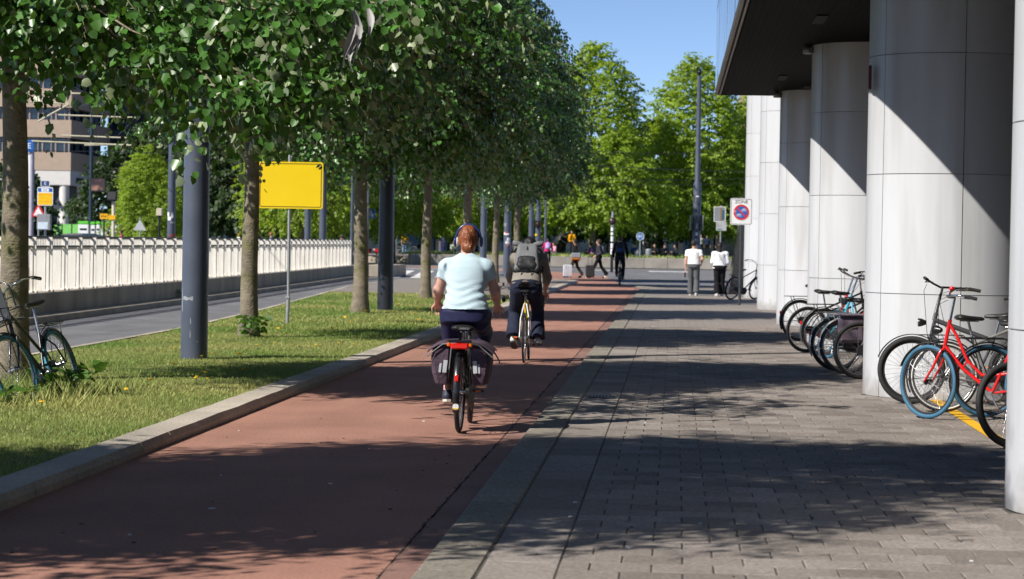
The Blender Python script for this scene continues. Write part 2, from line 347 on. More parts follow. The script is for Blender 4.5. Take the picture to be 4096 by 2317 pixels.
# grass strip: lumpy soil sheet, blades as stuff
gx0, gx1, gy0, gy1 = -8.02, -4.14, -6, 68
nx, ny = 20, 300; V = []; F = []
def edge_x(y): return np.interp(y, [-6, 34, 40, 50, 64, 70], [-8.03, -8.03, -8.08, -8.58, -9.48, -9.8])
def gz(x, y):
    t = (x-edge_x(y))/(gx1-edge_x(y)); e = min(1, max(0, 4*min(t, 1-t))); return .07 + e*(.018*mnoise.noise((x*.8, y*.8, 0)) + .02*mnoise.noise((x*.25, y*.2, 3))+.012)
for j in range(ny+1):
    y = gy0 + (gy1-gy0)*j/ny
    for i in range(nx+1):
        x = edge_x(y) + (gx1-edge_x(y))*i/nx
        V.append((x, y, gz(x, y)))
for j in range(ny):
    for i in range(nx): a = j*(nx+1)+i; F.append((a, a+1, a+nx+2, a+nx+1))
me = bpy.data.meshes.new('grass_strip'); me.from_pydata(V, [], F); me.polygons.foreach_set('use_smooth', [True]*len(F)); me.materials.append(M_SOIL); link('grass_strip', me, kind='structure')
def grass(n, yr, h, w, seed, xr=None, zb=.072):
    g = np.random.default_rng(seed); y = yr[0] + (yr[1]-yr[0])*g.random(n)**1.25
    xl = np.interp(y, [-6, 34, 40, 50, 64, 70], [-8.03, -8.03, -8.08, -8.58, -9.48, -9.8]) if xr is None else np.full(n, xr[0])
    x = xl + ((-4.13 if xr is None else xr[1])-xl)*g.random(n)
    patch = np.array([mnoise.noise((a*1.1, b*1.1, 7)) for a, b in zip(x, y)]); hh = h*(.45+.9*g.random(n))*(1+.7*patch); ww = w*(.6+.8*g.random(n))
    a = g.random(n)*6.283; lean = (.25+.75*g.random(n))*hh; b = g.random(n)*6.283
    P = np.stack([x, y, np.full(n, zb) if zb > .2 else np.array([gz(p, q)-.004 for p, q in zip(x, y)])], 1); dx = np.stack([np.cos(a), np.sin(a), 0*a], 1)*ww[:, None]/2; ln = np.stack([np.cos(b), np.sin(b), 0*b], 1)*lean[:, None]
    up1 = np.stack([0*a, 0*a, hh*.62], 1); up2 = np.stack([0*a, 0*a, hh], 1)
    V = np.concatenate([P-dx*1.2, P+dx*1.2, P+ln+up2], 0); i = np.arange(n)
    F = np.stack([i, i+n, i+2*n], 1)
    dry = np.clip(.46+.42*g.standard_normal(n)*.5 + .95*np.array([mnoise.noise((p*.5, q*.35, 1)) for p, q in zip(x, y)]), 0, 1)
    return np_mesh('grass', V, 3, F, np.tile(dry, 3))
def grass_mat(name, a, b):
    m = leaf_mat(name, a, a, a, .3, .6, .0); n, l = m.node_tree.nodes, m.node_tree.links
    at = n.new('ShaderNodeAttribute'); at.attribute_name = 'tint'; mx = n.new('ShaderNodeMix'); mx.data_type = 'RGBA'; mx.inputs[6].default_value = (*a, 1); mx.inputs[7].default_value = (*b, 1); l.new(at.outputs['Fac'], mx.inputs[0])
    l.new(mx.outputs[2], n['Principled BSDF'].inputs['Base Color']); tr = [x for x in n if x.type == 'BSDF_TRANSLUCENT'][0]; l.new(mx.outputs[2], tr.inputs[0]); return m
M_GRASS = grass_mat('grass_blades', (.150, .285, .042), (.52, .50, .17))
gm = grass(180000, (11, 40), .029, .007, 3); gm.materials.append(M_GRASS); link('grass', gm, kind='stuff', label='short sunlit grass on the strip between kerb and road', cat='grass')
gm = grass(45000, (38, 68), .045, .013, 4); gm.materials.append(M_GRASS); link('grass', gm, kind='stuff', label='short grass further along the strip by the far tree trunks', cat='grass')
# ================================================================== OFFICE BUILDING ON COLUMNS
M_PANEL = mat('column_panel', (.56, .57, .59), .32, 0, .035, 3, .05, 90, coord='World', stretch=(2.2, 2.2, .22), rndvar=.035, spec=.5, col2=(.44, .44, .43), c2=(.56, .74), c2s=1.1)
_n, _l = M_PANEL.node_tree.nodes, M_PANEL.node_tree.links; _b = _n['Principled BSDF']; _src = _b.inputs['Base Color'].links[0].from_socket
_g = _n.new('ShaderNodeNewGeometry'); _x = _n.new('ShaderNodeSeparateXYZ'); _l.new(_g.outputs['Position'], _x.inputs[0]); _nz = _n.new('ShaderNodeTexNoise'); _nz.inputs['Scale'].default_value = 5; _nz.inputs['Detail'].default_value = 6; _l.new(_g.outputs['Position'], _nz.inputs['Vector'])
_m1 = _n.new('ShaderNodeMath'); _m1.operation = 'MULTIPLY_ADD'; _m1.inputs[1].default_value = -.55; _l.new(_nz.outputs['Fac'], _m1.inputs[0]); _l.new(_x.outputs['Z'], _m1.inputs[2])
_r = _n.new('ShaderNodeMapRange'); _r.inputs['From Min'].default_value = -.24; _r.inputs['From Max'].default_value = .02; _r.inputs['To Min'].default_value = .6; _r.inputs['To Max'].default_value = 0; _l.new(_m1.outputs[0], _r.inputs['Value'])
_mx = _n.new('ShaderNodeMix'); _mx.data_type = 'RGBA'; _mx.inputs[7].default_value = (.23, .205, .175, 1); _l.new(_src, _mx.inputs[6]); _l.new(_r.outputs[0], _mx.inputs[0]); _l.new(_mx.outputs[2], _b.inputs['Base Color'])
M_JOINT = mat('column_joint', (.34, .32, .29), .8)
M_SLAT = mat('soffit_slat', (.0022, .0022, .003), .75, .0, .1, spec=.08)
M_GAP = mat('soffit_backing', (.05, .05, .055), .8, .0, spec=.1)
M_TRIM = mat('fascia_trim', (.20, .17, .14), .4, .7, .25, 2.5, coord='World')
def glass_mat(name, col, rough=.03):
    m = mat(name, col, rough, .0, .04, .4, spec=1.0); m.node_tree.nodes['Principled BSDF'].inputs['IOR'].default_value = 2.4; return m
M_GLASS = glass_mat('facade_glass', (.020, .030, .040))
M_MULL = mat('facade_joint', (.05, .06, .07), .4, .6)
RC = .90; CX = 2.95
pan = {}
def panel_mesh(z0, z1, k, key):
    if key in pan: return pan[key]
    mb = MB(); g = .0045/RC; a0 = R(31.4 + 60*k)+g; a1 = R(31.4+60*(k+1))-g; n = 20; zs = (z0+.004, z1-.004); vs = []
    for rr in (RC, RC-.03):
        for z in zs:
            for i in range(n+1): a = a0+(a1-a0)*i/n; vs.append((rr*math.cos(a), rr*math.sin(a), z))
    m = n+1
    mb.v = list(vs)
    for i in range(n): mb.f.append((i, i+1, m+i+1, m+i)); mb.m.append(0); mb.sm.append(True)
    o = len(vs); mb.v += vs
    for i in range(n):
        for q in ((m+i, m+i+1, 3*m+i+1, 3*m+i), (i+1, i, 2*m+i, 2*m+i+1)): mb.f.append(tuple(o+c for c in q)); mb.m.append(0); mb.sm.append(False)
    for q in ((0, m, 3*m, 2*m), (m-1, 3*m-1, 4*m-1, 2*m-1)): mb.f.append(tuple(o+c for c in q)); mb.m.append(0); mb.sm.append(False)
    me = mb.mesh('cladding_panel'); me.materials.append(M_PANEL); pan[key] = me; return me
cols = [(14.95, 4.72, 'white panelled round column at the right edge of the picture'), (26.28, 4.72, 'big white round column behind the red bicycle, cut by a diagonal shadow'),
        (37.5, 4.72, 'white round column behind the crowd of parked bicycles, second one with a shadowed top'), (48.75, 4.72, 'white round column with a dark shadowed top, farthest one under the black soffit'),
        (60.2, 9.2, 'fully sunlit white column just beyond the end of the black soffit'), (72.3, 9.2, 'last sunlit white column, behind the zone sign pole')]
for cy, top, lab in cols:
    t = thing('column', lab, 'column', (CX, cy, ZP), group='white columns of the office building')
    mb = MB(); mb.lathe([(RC-.02, -.05), (RC-.02, top-ZP)], 60); mb.build('column_core', M_JOINT, t)
    z = 0; lv = 0
    hs = [0, 1.10, 2.36, 3.62, 4.69] if top < 5 else [0, 1.10, 2.36, 3.62, 4.88, 6.14, 7.40, 9.17]
    for q, (z0, z1) in enumerate(zip(hs, hs[1:])):
        for k in range(6): link('cladding_panel', panel_mesh(z0, z1, k, (z0, z1, k)), t)
# little spot lamps hugging the column tops
bld = thing('office_building', 'dark office block with black slatted underside and blue reflecting glass front', 'building', (0, 0, 0))
YE, YS, SZ, X0, X1 = 49.95, -12.0, 4.70, .77, 13.0
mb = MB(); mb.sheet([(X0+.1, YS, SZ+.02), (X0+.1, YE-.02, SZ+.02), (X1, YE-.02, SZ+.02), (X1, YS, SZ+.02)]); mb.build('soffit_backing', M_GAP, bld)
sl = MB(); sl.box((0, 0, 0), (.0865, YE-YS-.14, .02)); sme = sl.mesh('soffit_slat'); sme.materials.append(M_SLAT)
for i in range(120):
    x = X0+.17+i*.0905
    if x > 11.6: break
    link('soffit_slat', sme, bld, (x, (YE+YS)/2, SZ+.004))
mb = MB(); mb.box((X0+.02, (YE+YS)/2, SZ+.03), (.05, YE-YS, .10), ch=.006); mb.build('fascia_trim', M_TRIM, bld)
mb = MB(); mb.box((X0+.085, (YE+YS)/2-.05, SZ-.005), (.035, YE-YS-.12, .05), ch=.006); mb.build('fascia_trim', M_TRIM, bld)
mb = MB(); mb.box(((X0+X1)/2, YE-.015, SZ+.03), (X1-X0-.05, .03, .09)); mb.build('end_trim', M_SLAT, bld)
# glass front and end wall above the soffit, panes with joints
pw, ph = 1.8, 1.6
pane = MB(); pane.box((0, 0, 0), (.03, pw-.02, ph-.02)); pme = pane.mesh('glass_pane'); pme.materials.append(M_GLASS)
mb = MB(); mb.box(((X0+X1)/2+.02, (YE+YS)/2, SZ+.06+8), (X1-X0, YE-YS, 16)); mb.build('building_core', M_MULL, bld)
ny_ = int((YE-YS)/pw)
for r_ in range(10):
    for c_ in range(ny_):
        y = YE - pw*(c_+.5); 
        if y < 14: break
        link('glass_pane', pme, bld, (X0+.01, y, SZ+.09+ph*(r_+.5)), (rnd.gauss(0, .0015), rnd.gauss(0, .0015), rnd.gauss(0, .0015)))
# ground floor glazing set back behind the columns
mb = MB(); mb.box((8.2, (YE+YS)/2, 2.4), (.1, YE-YS, 4.7)); mb.build('rear_glazing', M_GLASS, bld)
ml = MB(); ml.box((0, 0, 2.36), (.09, .07, 4.7)); mlm = ml.mesh('mullion'); mlm.materials.append(M_MULL)
for i in range(34): link('mullion', mlm, bld, (8.11, YS+1+i*1.8, ZP))
lamp = MB(); lamp.lathe([(.03, 0), (.075, -.03), (.08, -.12), (.07, -.13)], 14); lme = lamp.mesh('spot_lamp'); lme.materials.append(mat('lamp_grey', '#8a8a88', .4, .5))
for cy in (37.4, 48.6): link('spot_lamp', lme, bld, (CX-.97, cy, SZ-.005))
dl = MB(); dl.box((0, 0, -.012), (.16, 1.2, .02), ch=.004); dme = dl.mesh('light_strip'); dme.materials.append(mat('strip_grey', '#161616', .8))
for x, y in ((1.9, 33), (1.9, 44.5), (2.4, 40.6), (2.5, 47.2), (2.9, 30.5)): link('light_strip', dme, bld, (x, y, SZ-.004))
mb = MB(); mb.box((CX-RC-.012, 26.0, 3.42), (.03, .08, .26), ch=.006); mb.build('alarm_box', mat('alarm_red', '#561418', .5), label='small dark red alarm box high on the white column', cat='alarm box')
# flared black granite pier beyond the last column
mb = MB(); prof = [(1.72, 0), (1.79, .4), (1.90, 1.2), (2.03, 2.1), (2.19, 3.1), (2.38, 4.3), (2.6, 6.5)]
out = prof + [(3.9, 6.5), (3.9, 0)]
mb.prism(out, 77.5, 80.5); mb.build('granite_pier', mat('black_granite', (.035, .033, .032), .12, 0, .2, 8, spec=.7, coord='World'), loc=(0, 0, ZP), label='flared polished dark granite pier behind the last white column', cat='pier')
# ================================================================== TREES
M_BARK = mat('linden_bark', (.205, .172, .125), .9, 0, .35, 5, .9, 26, coord='Object', stretch=(1, 1, 1.6), col2=(.145, .145, .05), c2=(.5, .68), c2s=1.6)
M_BARK2 = mat('plane_bark', (.17, .15, .105), .9, 0, .4, 3, .8, 14, col2=(.09, .085, .05), c2s=2.2)
M_LIN = leaf_mat('linden_leaf', (.052, .138, .020), (.24, .29, .16), (.17, .34, .02), .14, .36, .6)
M_PLN = leaf_mat('plane_leaf', (.235, .330, .028), (.26, .35, .06), (.46, .62, .03), .45, .5, .38)
M_DRK = leaf_mat('shade_leaf', (.030, .060, .014), (.05, .09, .03), (.07, .14, .012), .25, .5, .45)  # shade of the rear trees is put into this dark leaf colour
# heart-shaped leaf folded on its midrib: x across, y along, z up
LT = np.array([(0, 0, 0), (0, 1, -.2), (-.46, .16, .10), (-.40, .68, .02), (.46, .16, .06), (.40, .68, -.06)], np.float32)
LF = np.array([(0, 1, 3, 2), (0, 4, 5, 1)], np.int32)
def nrmz(a): return a/np.maximum(np.linalg.norm(a, axis=1, keepdims=True), 1e-6)
def leaf_cloud(P, D, Nn, S, T, name, tmpl=LT, faces=LF):
    D = nrmz(D); X = nrmz(np.cross(D, Nn)); Z = np.cross(X, D); n = len(P); k = len(tmpl)
    V = P[:, None, :] + S[:, None, None]*(tmpl[None, :, 0:1]*X[:, None, :] + tmpl[None, :, 1:2]*D[:, None, :] + tmpl[None, :, 2:3]*Z[:, None, :])
    F = faces[None]+(np.arange(n)*k)[:, None, None]
    return np_mesh(name, V.reshape(-1, 3), faces.shape[1], F, np.repeat(T, k), smooth=False)
def sprays(base, dirv, n_leaf, length, g, size, droop=.55, up=.55):
    """leaves along drooping twigs: base (m,3), dirv (m,3)"""
    m = len(base); t = (np.arange(n_leaf)+.6)/n_leaf; t = np.tile(t, m)+g.normal(0, .02, m*n_leaf); B = np.repeat(base, n_leaf, 0); Dv = nrmz(np.repeat(dirv, n_leaf, 0)); Ln = np.repeat(length, n_leaf)
    side = nrmz(np.cross(Dv, [0, 0, 1.])); sg = np.where(np.arange(m*n_leaf) % 2, 1, -1)[:, None]
    P = B + Dv*(t*Ln)[:, None] + np.array([0, 0, -1.])*(droop*Ln*t*t)[:, None]
    P = P + side*sg*(.05+.03*g.random(m*n_leaf))[:, None] + g.normal(0, .035, P.shape)
    D = Dv*.55 + side*sg*.75 + np.array([0, 0, -1.])*(.55+.5*t)[:, None] + g.normal(0, .38, P.shape)
    Nn = np.array([0, 0, 1.])*up + Dv*.55 + g.normal(0, .42, P.shape)
    S = size*(.62+.55*g.random(m*n_leaf)); T = np.clip(.5+g.normal(0, .22, m*n_leaf), 0, 1)
    return P, D, Nn, S, T
def crown_points(n, g, z0, z1, prof, Rm, lump=.22, seed=0., shell=.45):
    pts = []; out = []
    while len(pts) < n:
        t = g.random(); rr = np.interp(t, *prof)*Rm
        if g.random() > rr/Rm*.9+.1: continue
        a = g.random()*6.2832; d = Vector((math.cos(a), math.sin(a), t*2)); lm = 1+lump*2*mnoise.noise(d*1.6+Vector((seed, 0, 0)))
        q = shell + (1-shell)*math.sqrt(g.random()) if g.random() < .8 else g.random(); r = rr*lm*q
        pts.append((r*math.cos(a), r*math.sin(a), z0+(z1-z0)*t)); out.append((math.cos(a), math.sin(a), (t-.35)*1.3))
    return np.array(pts), np.array(out)
LIN_PROF = ([0, .06, .16, .3, .5, .7, .88, 1], [.62, .86, .98, 1, .92, .74, .45, .1])
def linden_crown(seed, n=3500, extra=None, back=False):
    g = np.random.default_rng(seed); C, CO = crown_points(170, g, 3.5, 8.9, LIN_PROF, 2.4, .2, seed, .3); ok = C[:, 0] > 2.5-.91*C[:, 2]+.35*g.standard_normal(len(C)); ok &= ~((C[:, 0] < -.9) & (C[:, 1] > .5)) | (not back); C = C[ok]; CO = CO[ok]; k = g.integers(0, len(C), n)
    B = C[k] + g.normal(0, 1, (n, 3))*np.array([.42, .42, .22]); O = CO[k] + (B-C[k])*np.array([.8, .8, 1.2])
    B[:, 2] = np.maximum(B[:, 2], np.array([3.5+.95*mnoise.noise((p*.75+seed, q*.75, 0)) for p, q in B[:, :2]])+.35*g.random(n))
    D = O + g.normal(0, .35, O.shape) + np.array([0, 0, .1]); L = .45+.5*g.random(n)
    if extra is not None:
        B = np.concatenate([B, extra[0]]); D = np.concatenate([D, extra[1]]); L = np.concatenate([L, extra[2]])
    P, Dd, Nn, S, T = sprays(B, D, 31, L, g, .090); me = leaf_cloud(P, Dd, Nn, S, T, 'crown'); me.materials.append(M_LIN); return me, B, D, L
def trunk_mesh(seed, h, r0, r1, zb=0, lean=.05, n=14):
    g = random.Random(seed); mb = MB(); pts = []; rr = []; kx, ky = g.uniform(-1, 1), g.uniform(-1, 1)
    for i in range(13):
        t = i/12; z = zb + (h-zb)*t
        pts.append((lean*kx*t*t*2+.025*mnoise.noise((seed, t*3, 0)), lean*ky*t+.025*mnoise.noise((seed, t*3, 5)), z)); rr.append((r0+(r1-r0)*t)*(1+.5*max(0, .09-t)/.09*.55)*(1+.05*mnoise.noise((t*7, seed, 2))))
    mb.tube(pts, rr, n); return mb, Vector(pts[-1]), rr[-1]
def limbs(mb, top, r, targets, seed, frac=.45):
    g = random.Random(seed)
    for q, p in enumerate(targets):
        p = Vector(p); s = Vector((top.x*.8, top.y*.8, top.z - g.uniform(.0, .9))); md = s.lerp(p, .5) + Vector((g.uniform(-.25, .25), g.uniform(-.25, .25), g.uniform(.1, .5)))
        r0 = r*g.uniform(frac, frac+.25); pts = [s, s.lerp(md, .5)+Vector((0, 0, .12)), md, md.lerp(p, .5)+Vector((0, 0, .1)), p]; mb.tube(pts, [r0, r0*.8, r0*.6, r0*.4, r0*.15], 7)
def twigs(B, D, L, step, top):
    mb = MB()
    for i in range(0, len(B), step):
        b = Vector(B[i]); d = Vector(D[i]).normalized(); l = float(L[i]); bk = b + (Vector((top.x, top.y, max(top.z, b.z-.8)))-b)*.35
        mb.tube([bk, b, b+d*l*.5-Vector((0, 0, .14*l)), b+d*l-Vector((0, 0, .55*l))], [.016, .009, .006, .002], 4)
    return mb
def linden(seed, r0, extra=None, extra_limbs=()):
    me, B, D, L = linden_crown(seed, extra=extra, back=seed != 11); mb, top, rt_ = trunk_mesh(seed, 4.4, r0, r0*.62)
    g = random.Random(seed); tg = [(2.6*math.cos(a)*g.uniform(.6, 1), 2.6*math.sin(a)*g.uniform(.6, 1), g.uniform(3.6, 7.6)) for a in [k*.62+g.uniform(-.2, .2) for k in range(14)]] + [(.2, .1, 8.6), (-.3, .3, 8.0)] + list(extra_limbs)
    limbs(mb, top, rt_, tg, seed)
    return me, mb, twigs(B, D, L, 4, top)
def knots(mb, seed, r):
    g = random.Random(seed)
    for k in range(5): a = g.uniform(0, 6.28); z = g.uniform(.6, 3); mb.ball((r*.86*math.cos(a), r*.86*math.sin(a), z), (.05, .05, .09), 8, 6)
def lindenA():
    return linden(11, .165)
# low branches hanging towards the camera from the tree beside the leaning bicycle (tree-local)
g0 = np.random.default_rng(5); ex_b = []; ex_d = []; ex_l = []
for (cx, cy, cz, n_, sp) in ((2.35, -3.0, 2.95, 26, .45), (2.75, -3.5, 2.62, 20, .38), (3.15, -3.9, 2.42, 14, .30), (1.75, -2.9, 3.25, 26, .4), (3.6, -3.9, 3.05, 26, .42), (3.2, -2.4, 3.1, 30, .6), (3.9, -3.0, 3.3, 26, .5)):
    for _ in range(n_): ex_b.append(g0.normal(0, sp, 3)*(1, 1, .28)+(cx, cy, cz+.40)); ex_d.append(g0.normal(0, .5, 3)+(.6, -.5, -.15)); ex_l.append(.35+.25*g0.random())
extraA = (np.array(ex_b), np.array(ex_d), np.array(ex_l))
lin1 = linden(11, .165); lin2 = linden(29, .14); lin3 = linden(43, .16, extraA, [(2.6, -3.3, 3.2), (1.2, -2.9, 3.5)])
GRP = 'silver lindens along the grass strip'
def tree_parts(t, mesh_crown, mb_trunk, mb_twig, mbark, first={}):
    key = id(mesh_crown)
    if key not in first:
        a = mb_trunk.mesh('trunk'); a.materials.append(mbark); b = mb_twig.mesh('twigs'); b.materials.append(mbark); first[key] = (a, b)
    a, b = first[key]; link('trunk', a, t); c = link('crown', mesh_crown, t); link('twigs', b, c)
for (x, y, v, rz, s, lab) in ((-6.5, 11.9, lin1, -.28, 1.0, 'silver linden nearest the camera, only its leaves reaching in at the top left corner'),
        (-6.76, 24.45, lin3, 0.0, 1.0, 'silver linden at the left edge with the black bicycle leaning by its trunk'),
        (-6.46, 36.5, lin2, -.2, 1.02, 'silver linden whose trunk overlaps the blank yellow road sign'),
        (-6.45, 49.45, lin1, .3, 1.0, 'silver linden right after the yellow sign, trunk beside the shaded dark pole'),
        (-6.42, 62.3, lin2, .1, 1.05, 'silver linden between the dark pole and the cyclist with headphones'),
        (-6.45, 75.0, lin1, -.3, .98, 'silver linden mostly hidden behind the head of the cyclist in light blue'),
        (-6.50, 87.6, lin2, .25, .95, 'silver linden trunk seen between the two cyclists'),
        (-6.55, 100.2, lin1, -.1, .92, 'farthest silver linden, its trunk just above the grey backpack')):
    t = thing('linden_tree', lab, 'tree', (x, y, .075), rz, GRP); t.scale = (s, s, s*(1.18 if y > 70 else 1)); tree_parts(t, *v, M_BARK)

# plane trees of the square beyond the crossing, bright green
PT = np.array([(0, 0, 0), (-.5, .45, .06), (0, 1, -.12), (.5, .45, .06)], np.float32); PF = np.array([(0, 3, 2, 1)], np.int32)
PLN_PROF = ([0, .08, .22, .4, .6, .78, .92, 1], [.7, .95, 1, .92, .74, .5, .24, .05])
def plane_tree(seed, n, z0, z1, Rm, m, size, lump=.3):
    g = np.random.default_rng(seed); B, O = crown_points(n, g, z0, z1, PLN_PROF, Rm, lump, seed*1.7, .55)
    D = O + g.normal(0, .4, O.shape); L = .6+.7*g.random(n); P, Dd, Nn, S, T = sprays(B, D, 16, L, g, size, .3, .8); T = np.clip(T+.25*np.repeat(g.normal(0, 1, n), 16)*.6, 0, 1)
    me = leaf_cloud(P, Dd, Nn, S, T, 'crown', PT, PF); me.materials.append(m)
    mb, top, rt_ = trunk_mesh(seed, z0+2.5, .30, .2, n=12); gg = random.Random(seed)
    limbs(mb, top, rt_, [(Rm*.7*math.cos(k*.7), Rm*.7*math.sin(k*.7), gg.uniform(z0+.3, z0+(z1-z0)*.7)) for k in range(12)]+[(0, 0, z1-1.5)], seed)
    return me, mb, twigs(B, D, L, 9, top)
pl1 = plane_tree(61, 2600, 2.2, 14.4, 4.5, M_PLN, .20); pl2 = plane_tree(67, 2600, 2.1, 13.6, 4.4, M_PLN, .20)
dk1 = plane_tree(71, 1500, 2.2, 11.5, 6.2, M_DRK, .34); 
GP = 'bright green plane trees on the square'
for (x, y, z, v, rz, s, lab) in ((-5.7, 166, .7, pl1, .3, 1.0, 'tall bright green plane tree with its trunk behind the walkers with suitcases'),
        (1.3, 172, .7, pl2, 1.9, 1.02, 'bright green plane tree behind the tall lamp pole on the right'),
        (-13.2, 172, .7, pl2, 3.3, .9, 'bright green plane tree showing under the last lindens'),
        (5.9, 178, .7, pl1, 4.4, .86, 'bright green plane tree against the white columns on the far right'),
        (-18.8, 160, 0, pl1, 5.2, .85, 'bright green tree behind the right end of the white railing'),
        (-23.6, 152, 0, pl2, 0.7, .85, 'bright green tree directly behind the yellow road sign'),
        (-31.3, 142, 0, pl1, 2.2, .48, 'small bright green tree left of the big slate pole, beside the tan building'),
        (-28.6, 164, 0, pl2, 3.9, .8, 'dark green tree between the big slate pole and the yellow sign')):
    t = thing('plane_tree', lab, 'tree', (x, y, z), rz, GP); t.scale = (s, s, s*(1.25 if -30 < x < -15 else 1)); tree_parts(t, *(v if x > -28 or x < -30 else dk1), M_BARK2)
GD = 'dark trees in shade behind the square'
for i, (x, y, rz, s) in enumerate(((-2, 205, .2, 1.0), (-10, 208, 1.2, .95), (-19, 204, 2.4, 1.0), (-27.5, 196, 3.3, .9), (-36, 200, 4.1, .95), (-45, 204, 5.0, .9), (6.5, 207, .8, .95), (15, 205, 2.0, 1.0))):
    lab = ['dark shaded tree behind the striped pole', 'dark shaded tree behind the suitcases walkers', 'dark shaded tree above the pink jacket', 'dark shaded tree above the rider in the yellow shirt', 'dark shaded tree right of the yellow sign', 'dark shaded tree left of the yellow sign', 'dark shaded tree behind the tall lamp pole', 'dark shaded tree beside the far right pavilion'][i]
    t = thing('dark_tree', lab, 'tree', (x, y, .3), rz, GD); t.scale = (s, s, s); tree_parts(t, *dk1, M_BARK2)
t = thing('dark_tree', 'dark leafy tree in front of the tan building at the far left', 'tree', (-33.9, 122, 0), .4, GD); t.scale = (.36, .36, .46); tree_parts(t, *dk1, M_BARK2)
# ================================================================== STREET FURNITURE
M_SLATE = mat('slate_paint', (.078, .092, .128), .38, .0, .12, 2.5, .04, 40, col2=(.09, .10, .13), c2s=1.2, spec=.5)
M_GALV = mat('galvanised', (.42, .43, .44), .45, .6, .12, 8)
M_BLACK = mat('black_paint', (.010, .010, .011), .42, 0, .15, 8)
M_CREAM = mat('railing_paint', (.84, .80, .72), .55, 0, .06, 2.5, coord='World', col2=(.62, .55, .45), c2=(.62, .78), c2s=1.2)
M_CONC = mat('plinth_concrete', (.36, .31, .25), .9, 0, .25, 1.5, .4, 30, coord='World', stretch=(1, 1, .3))
M_DARKRAIL = mat('rail_dark', (.10, .09, .08), .5, .3)
M_YEL = mat('sign_yellow', (.86, .60, .004), .35, 0, .03, 2)
M_BLU = mat('sign_blue', (.012, .115, .42), .4, 0, .04, 3)
M_WHT = mat('sign_white', (.80, .80, .80), .4, 0, .04, 5)
M_RDS = mat('sign_red', (.62, .02, .02), .4, 0, .05, 4)
M_GRY = mat('sign_back', (.30, .31, .32), .5, .4, .08, 5)
def rrect(w, h, r, n=5):
    o = []
    for cx, cz, a0 in ((w/2-r, h/2-r, 0), (-w/2+r, h/2-r, 90), (-w/2+r, -h/2+r, 180), (w/2-r, -h/2+r, 270)):
        for i in range(n+1): a = R(a0+90*i/n); o.append((cx+r*math.cos(a), cz+r*math.sin(a)))
    return o
def circ(r, n=28): return [(r*math.cos(2*math.pi*i/n), r*math.sin(2*math.pi*i/n)) for i in range(n)]
def plate(name, outline, m, parent, loc, th=.004, rz=0.):
    mb = MB(); mb.prism(outline, -th/2, th/2); return mb.build(name, m, parent, loc=loc, rot=(0, 0, rz))
def ringplate(name, outer, inner, m, parent, loc, th=.003):
    n = len(outer); vs = []
    for y in (-th/2, th/2):
        vs += [(x, y, z) for x, z in outer] + [(x, y, z) for x, z in inner]
    fs = []
    for i in range(n):
        j = (i+1) % n; fs += [(i, j, n+j, n+i), (2*n+j, 2*n+i, 3*n+i, 3*n+j), (j, i, 2*n+i, 2*n+j), (n+i, n+j, 3*n+j, 3*n+i)]
    mb = MB(); mb.add(vs, fs); return mb.build(name, m, parent, loc=loc)
FACE = (R(90), 0, 0)
def pole(name, label, cat, x, y, r, h, z=0., m=None, group=None, step=None, tilt=0., cap=True, base=True):
    t = thing(name, label, cat, (x, y, z), 0, group, rot=(0, tilt, 0)); mb = MB(); m = m or M_SLATE
    if step: mb.tube([(0, 0, -.05), (0, 0, step[0]), (0, 0, step[0]+.12), (0, 0, h)], [r, r*.96, step[1], step[1]*.72], 20)
    else: mb.tube([(0, 0, -.05), (0, 0, h)], [r, r*.82], 20)
    mb.build('shaft', m, t)
    if base: mb = MB(); mb.lathe([(r+.012, -.02), (r+.012, .07), (r+.002, .085)], 20); mb.build('base_collar', m, t)
    return t
GPOLE = 'slate grey tram and lamp poles'
p1 = pole('tram_pole', 'thick slate grey pole with pale scrapes standing in the near grass', 'pole', -5.92, 29.6, .168, 9, .075, group=GPOLE, base=False)
for a0, a1, z, h in ((-2.4, -1.5, .74, .05), (-2.55, -2.45, .6, .35), (-1.72, -1.66, .28, .1), (-1.7, -1.64, .45, .08), (-1.2, -1.1, .22, .02)):
    mb = MB(); n = 6; vs = []
    for i in range(n+1):
        a = a0+(a1-a0)*i/n
        for zz in (z+.01*math.sin(i*2), z+h*(.8+.2*math.sin(i*1.3))): vs.append((.1665*math.cos(a), .1665*math.sin(a), zz))
    mb.add(vs, [(2*i, 2*i+2, 2*i+3, 2*i+1) for i in range(n)]); mb.build('paint_scrape', mat('scrape_grey', (.28, .30, .33), .7), p1)
pole('tram_pole', 'thick dark pole in tree shade between two linden trunks', 'pole', -6.2, 51.7, .172, 9, .075, mat('slate_shaded', (.022, .026, .036), .4), GPOLE, base=False)  # slate paint darkened in colour to stand in for the tree shade
lp = pole('lamp_pole', 'tall stepped slate lamp pole with stickers behind the man in the cap', 'lamp', .80, 92, .155, 8.0, 0, group=GPOLE, step=(3.9, .105))
for dx in (-.24, .24): mb = MB(); mb.box((dx, 0, 2.42), (.05, .42, .58), ch=.006); b = mb.build('poster_frame', M_GRY, lp); mb = MB(); mb.box((dx*.55, 0, 2.42), (.11, .03, .04)); mb.build('bracket', M_GALV, lp)
for z, w, h, a, m in ((3.42, .12, .05, -1.5, M_WHT), (2.0, .1, .11, -1.55, M_WHT), (2.3, .07, .2, -1.5, M_GRY), (1.75, .14, .12, -1.6, M_GRY), (1.5, .1, .1, -1.4, M_WHT), (1.6, .16, .16, -1.9, mat('sticker_teal', '#5a7f86', .6))):
    mb = MB(); n = 4; da = w/.158; vs = []
    for i in range(n+1):
        aa = a-da/2+da*i/n
        for zz in (z-h/2, z+h/2): vs.append((.158*math.cos(aa), .158*math.sin(aa), zz))
    mb.add(vs, [(2*i, 2*i+2, 2*i+3, 2*i+1) for i in range(n)]); mb.build('sticker', m, lp)
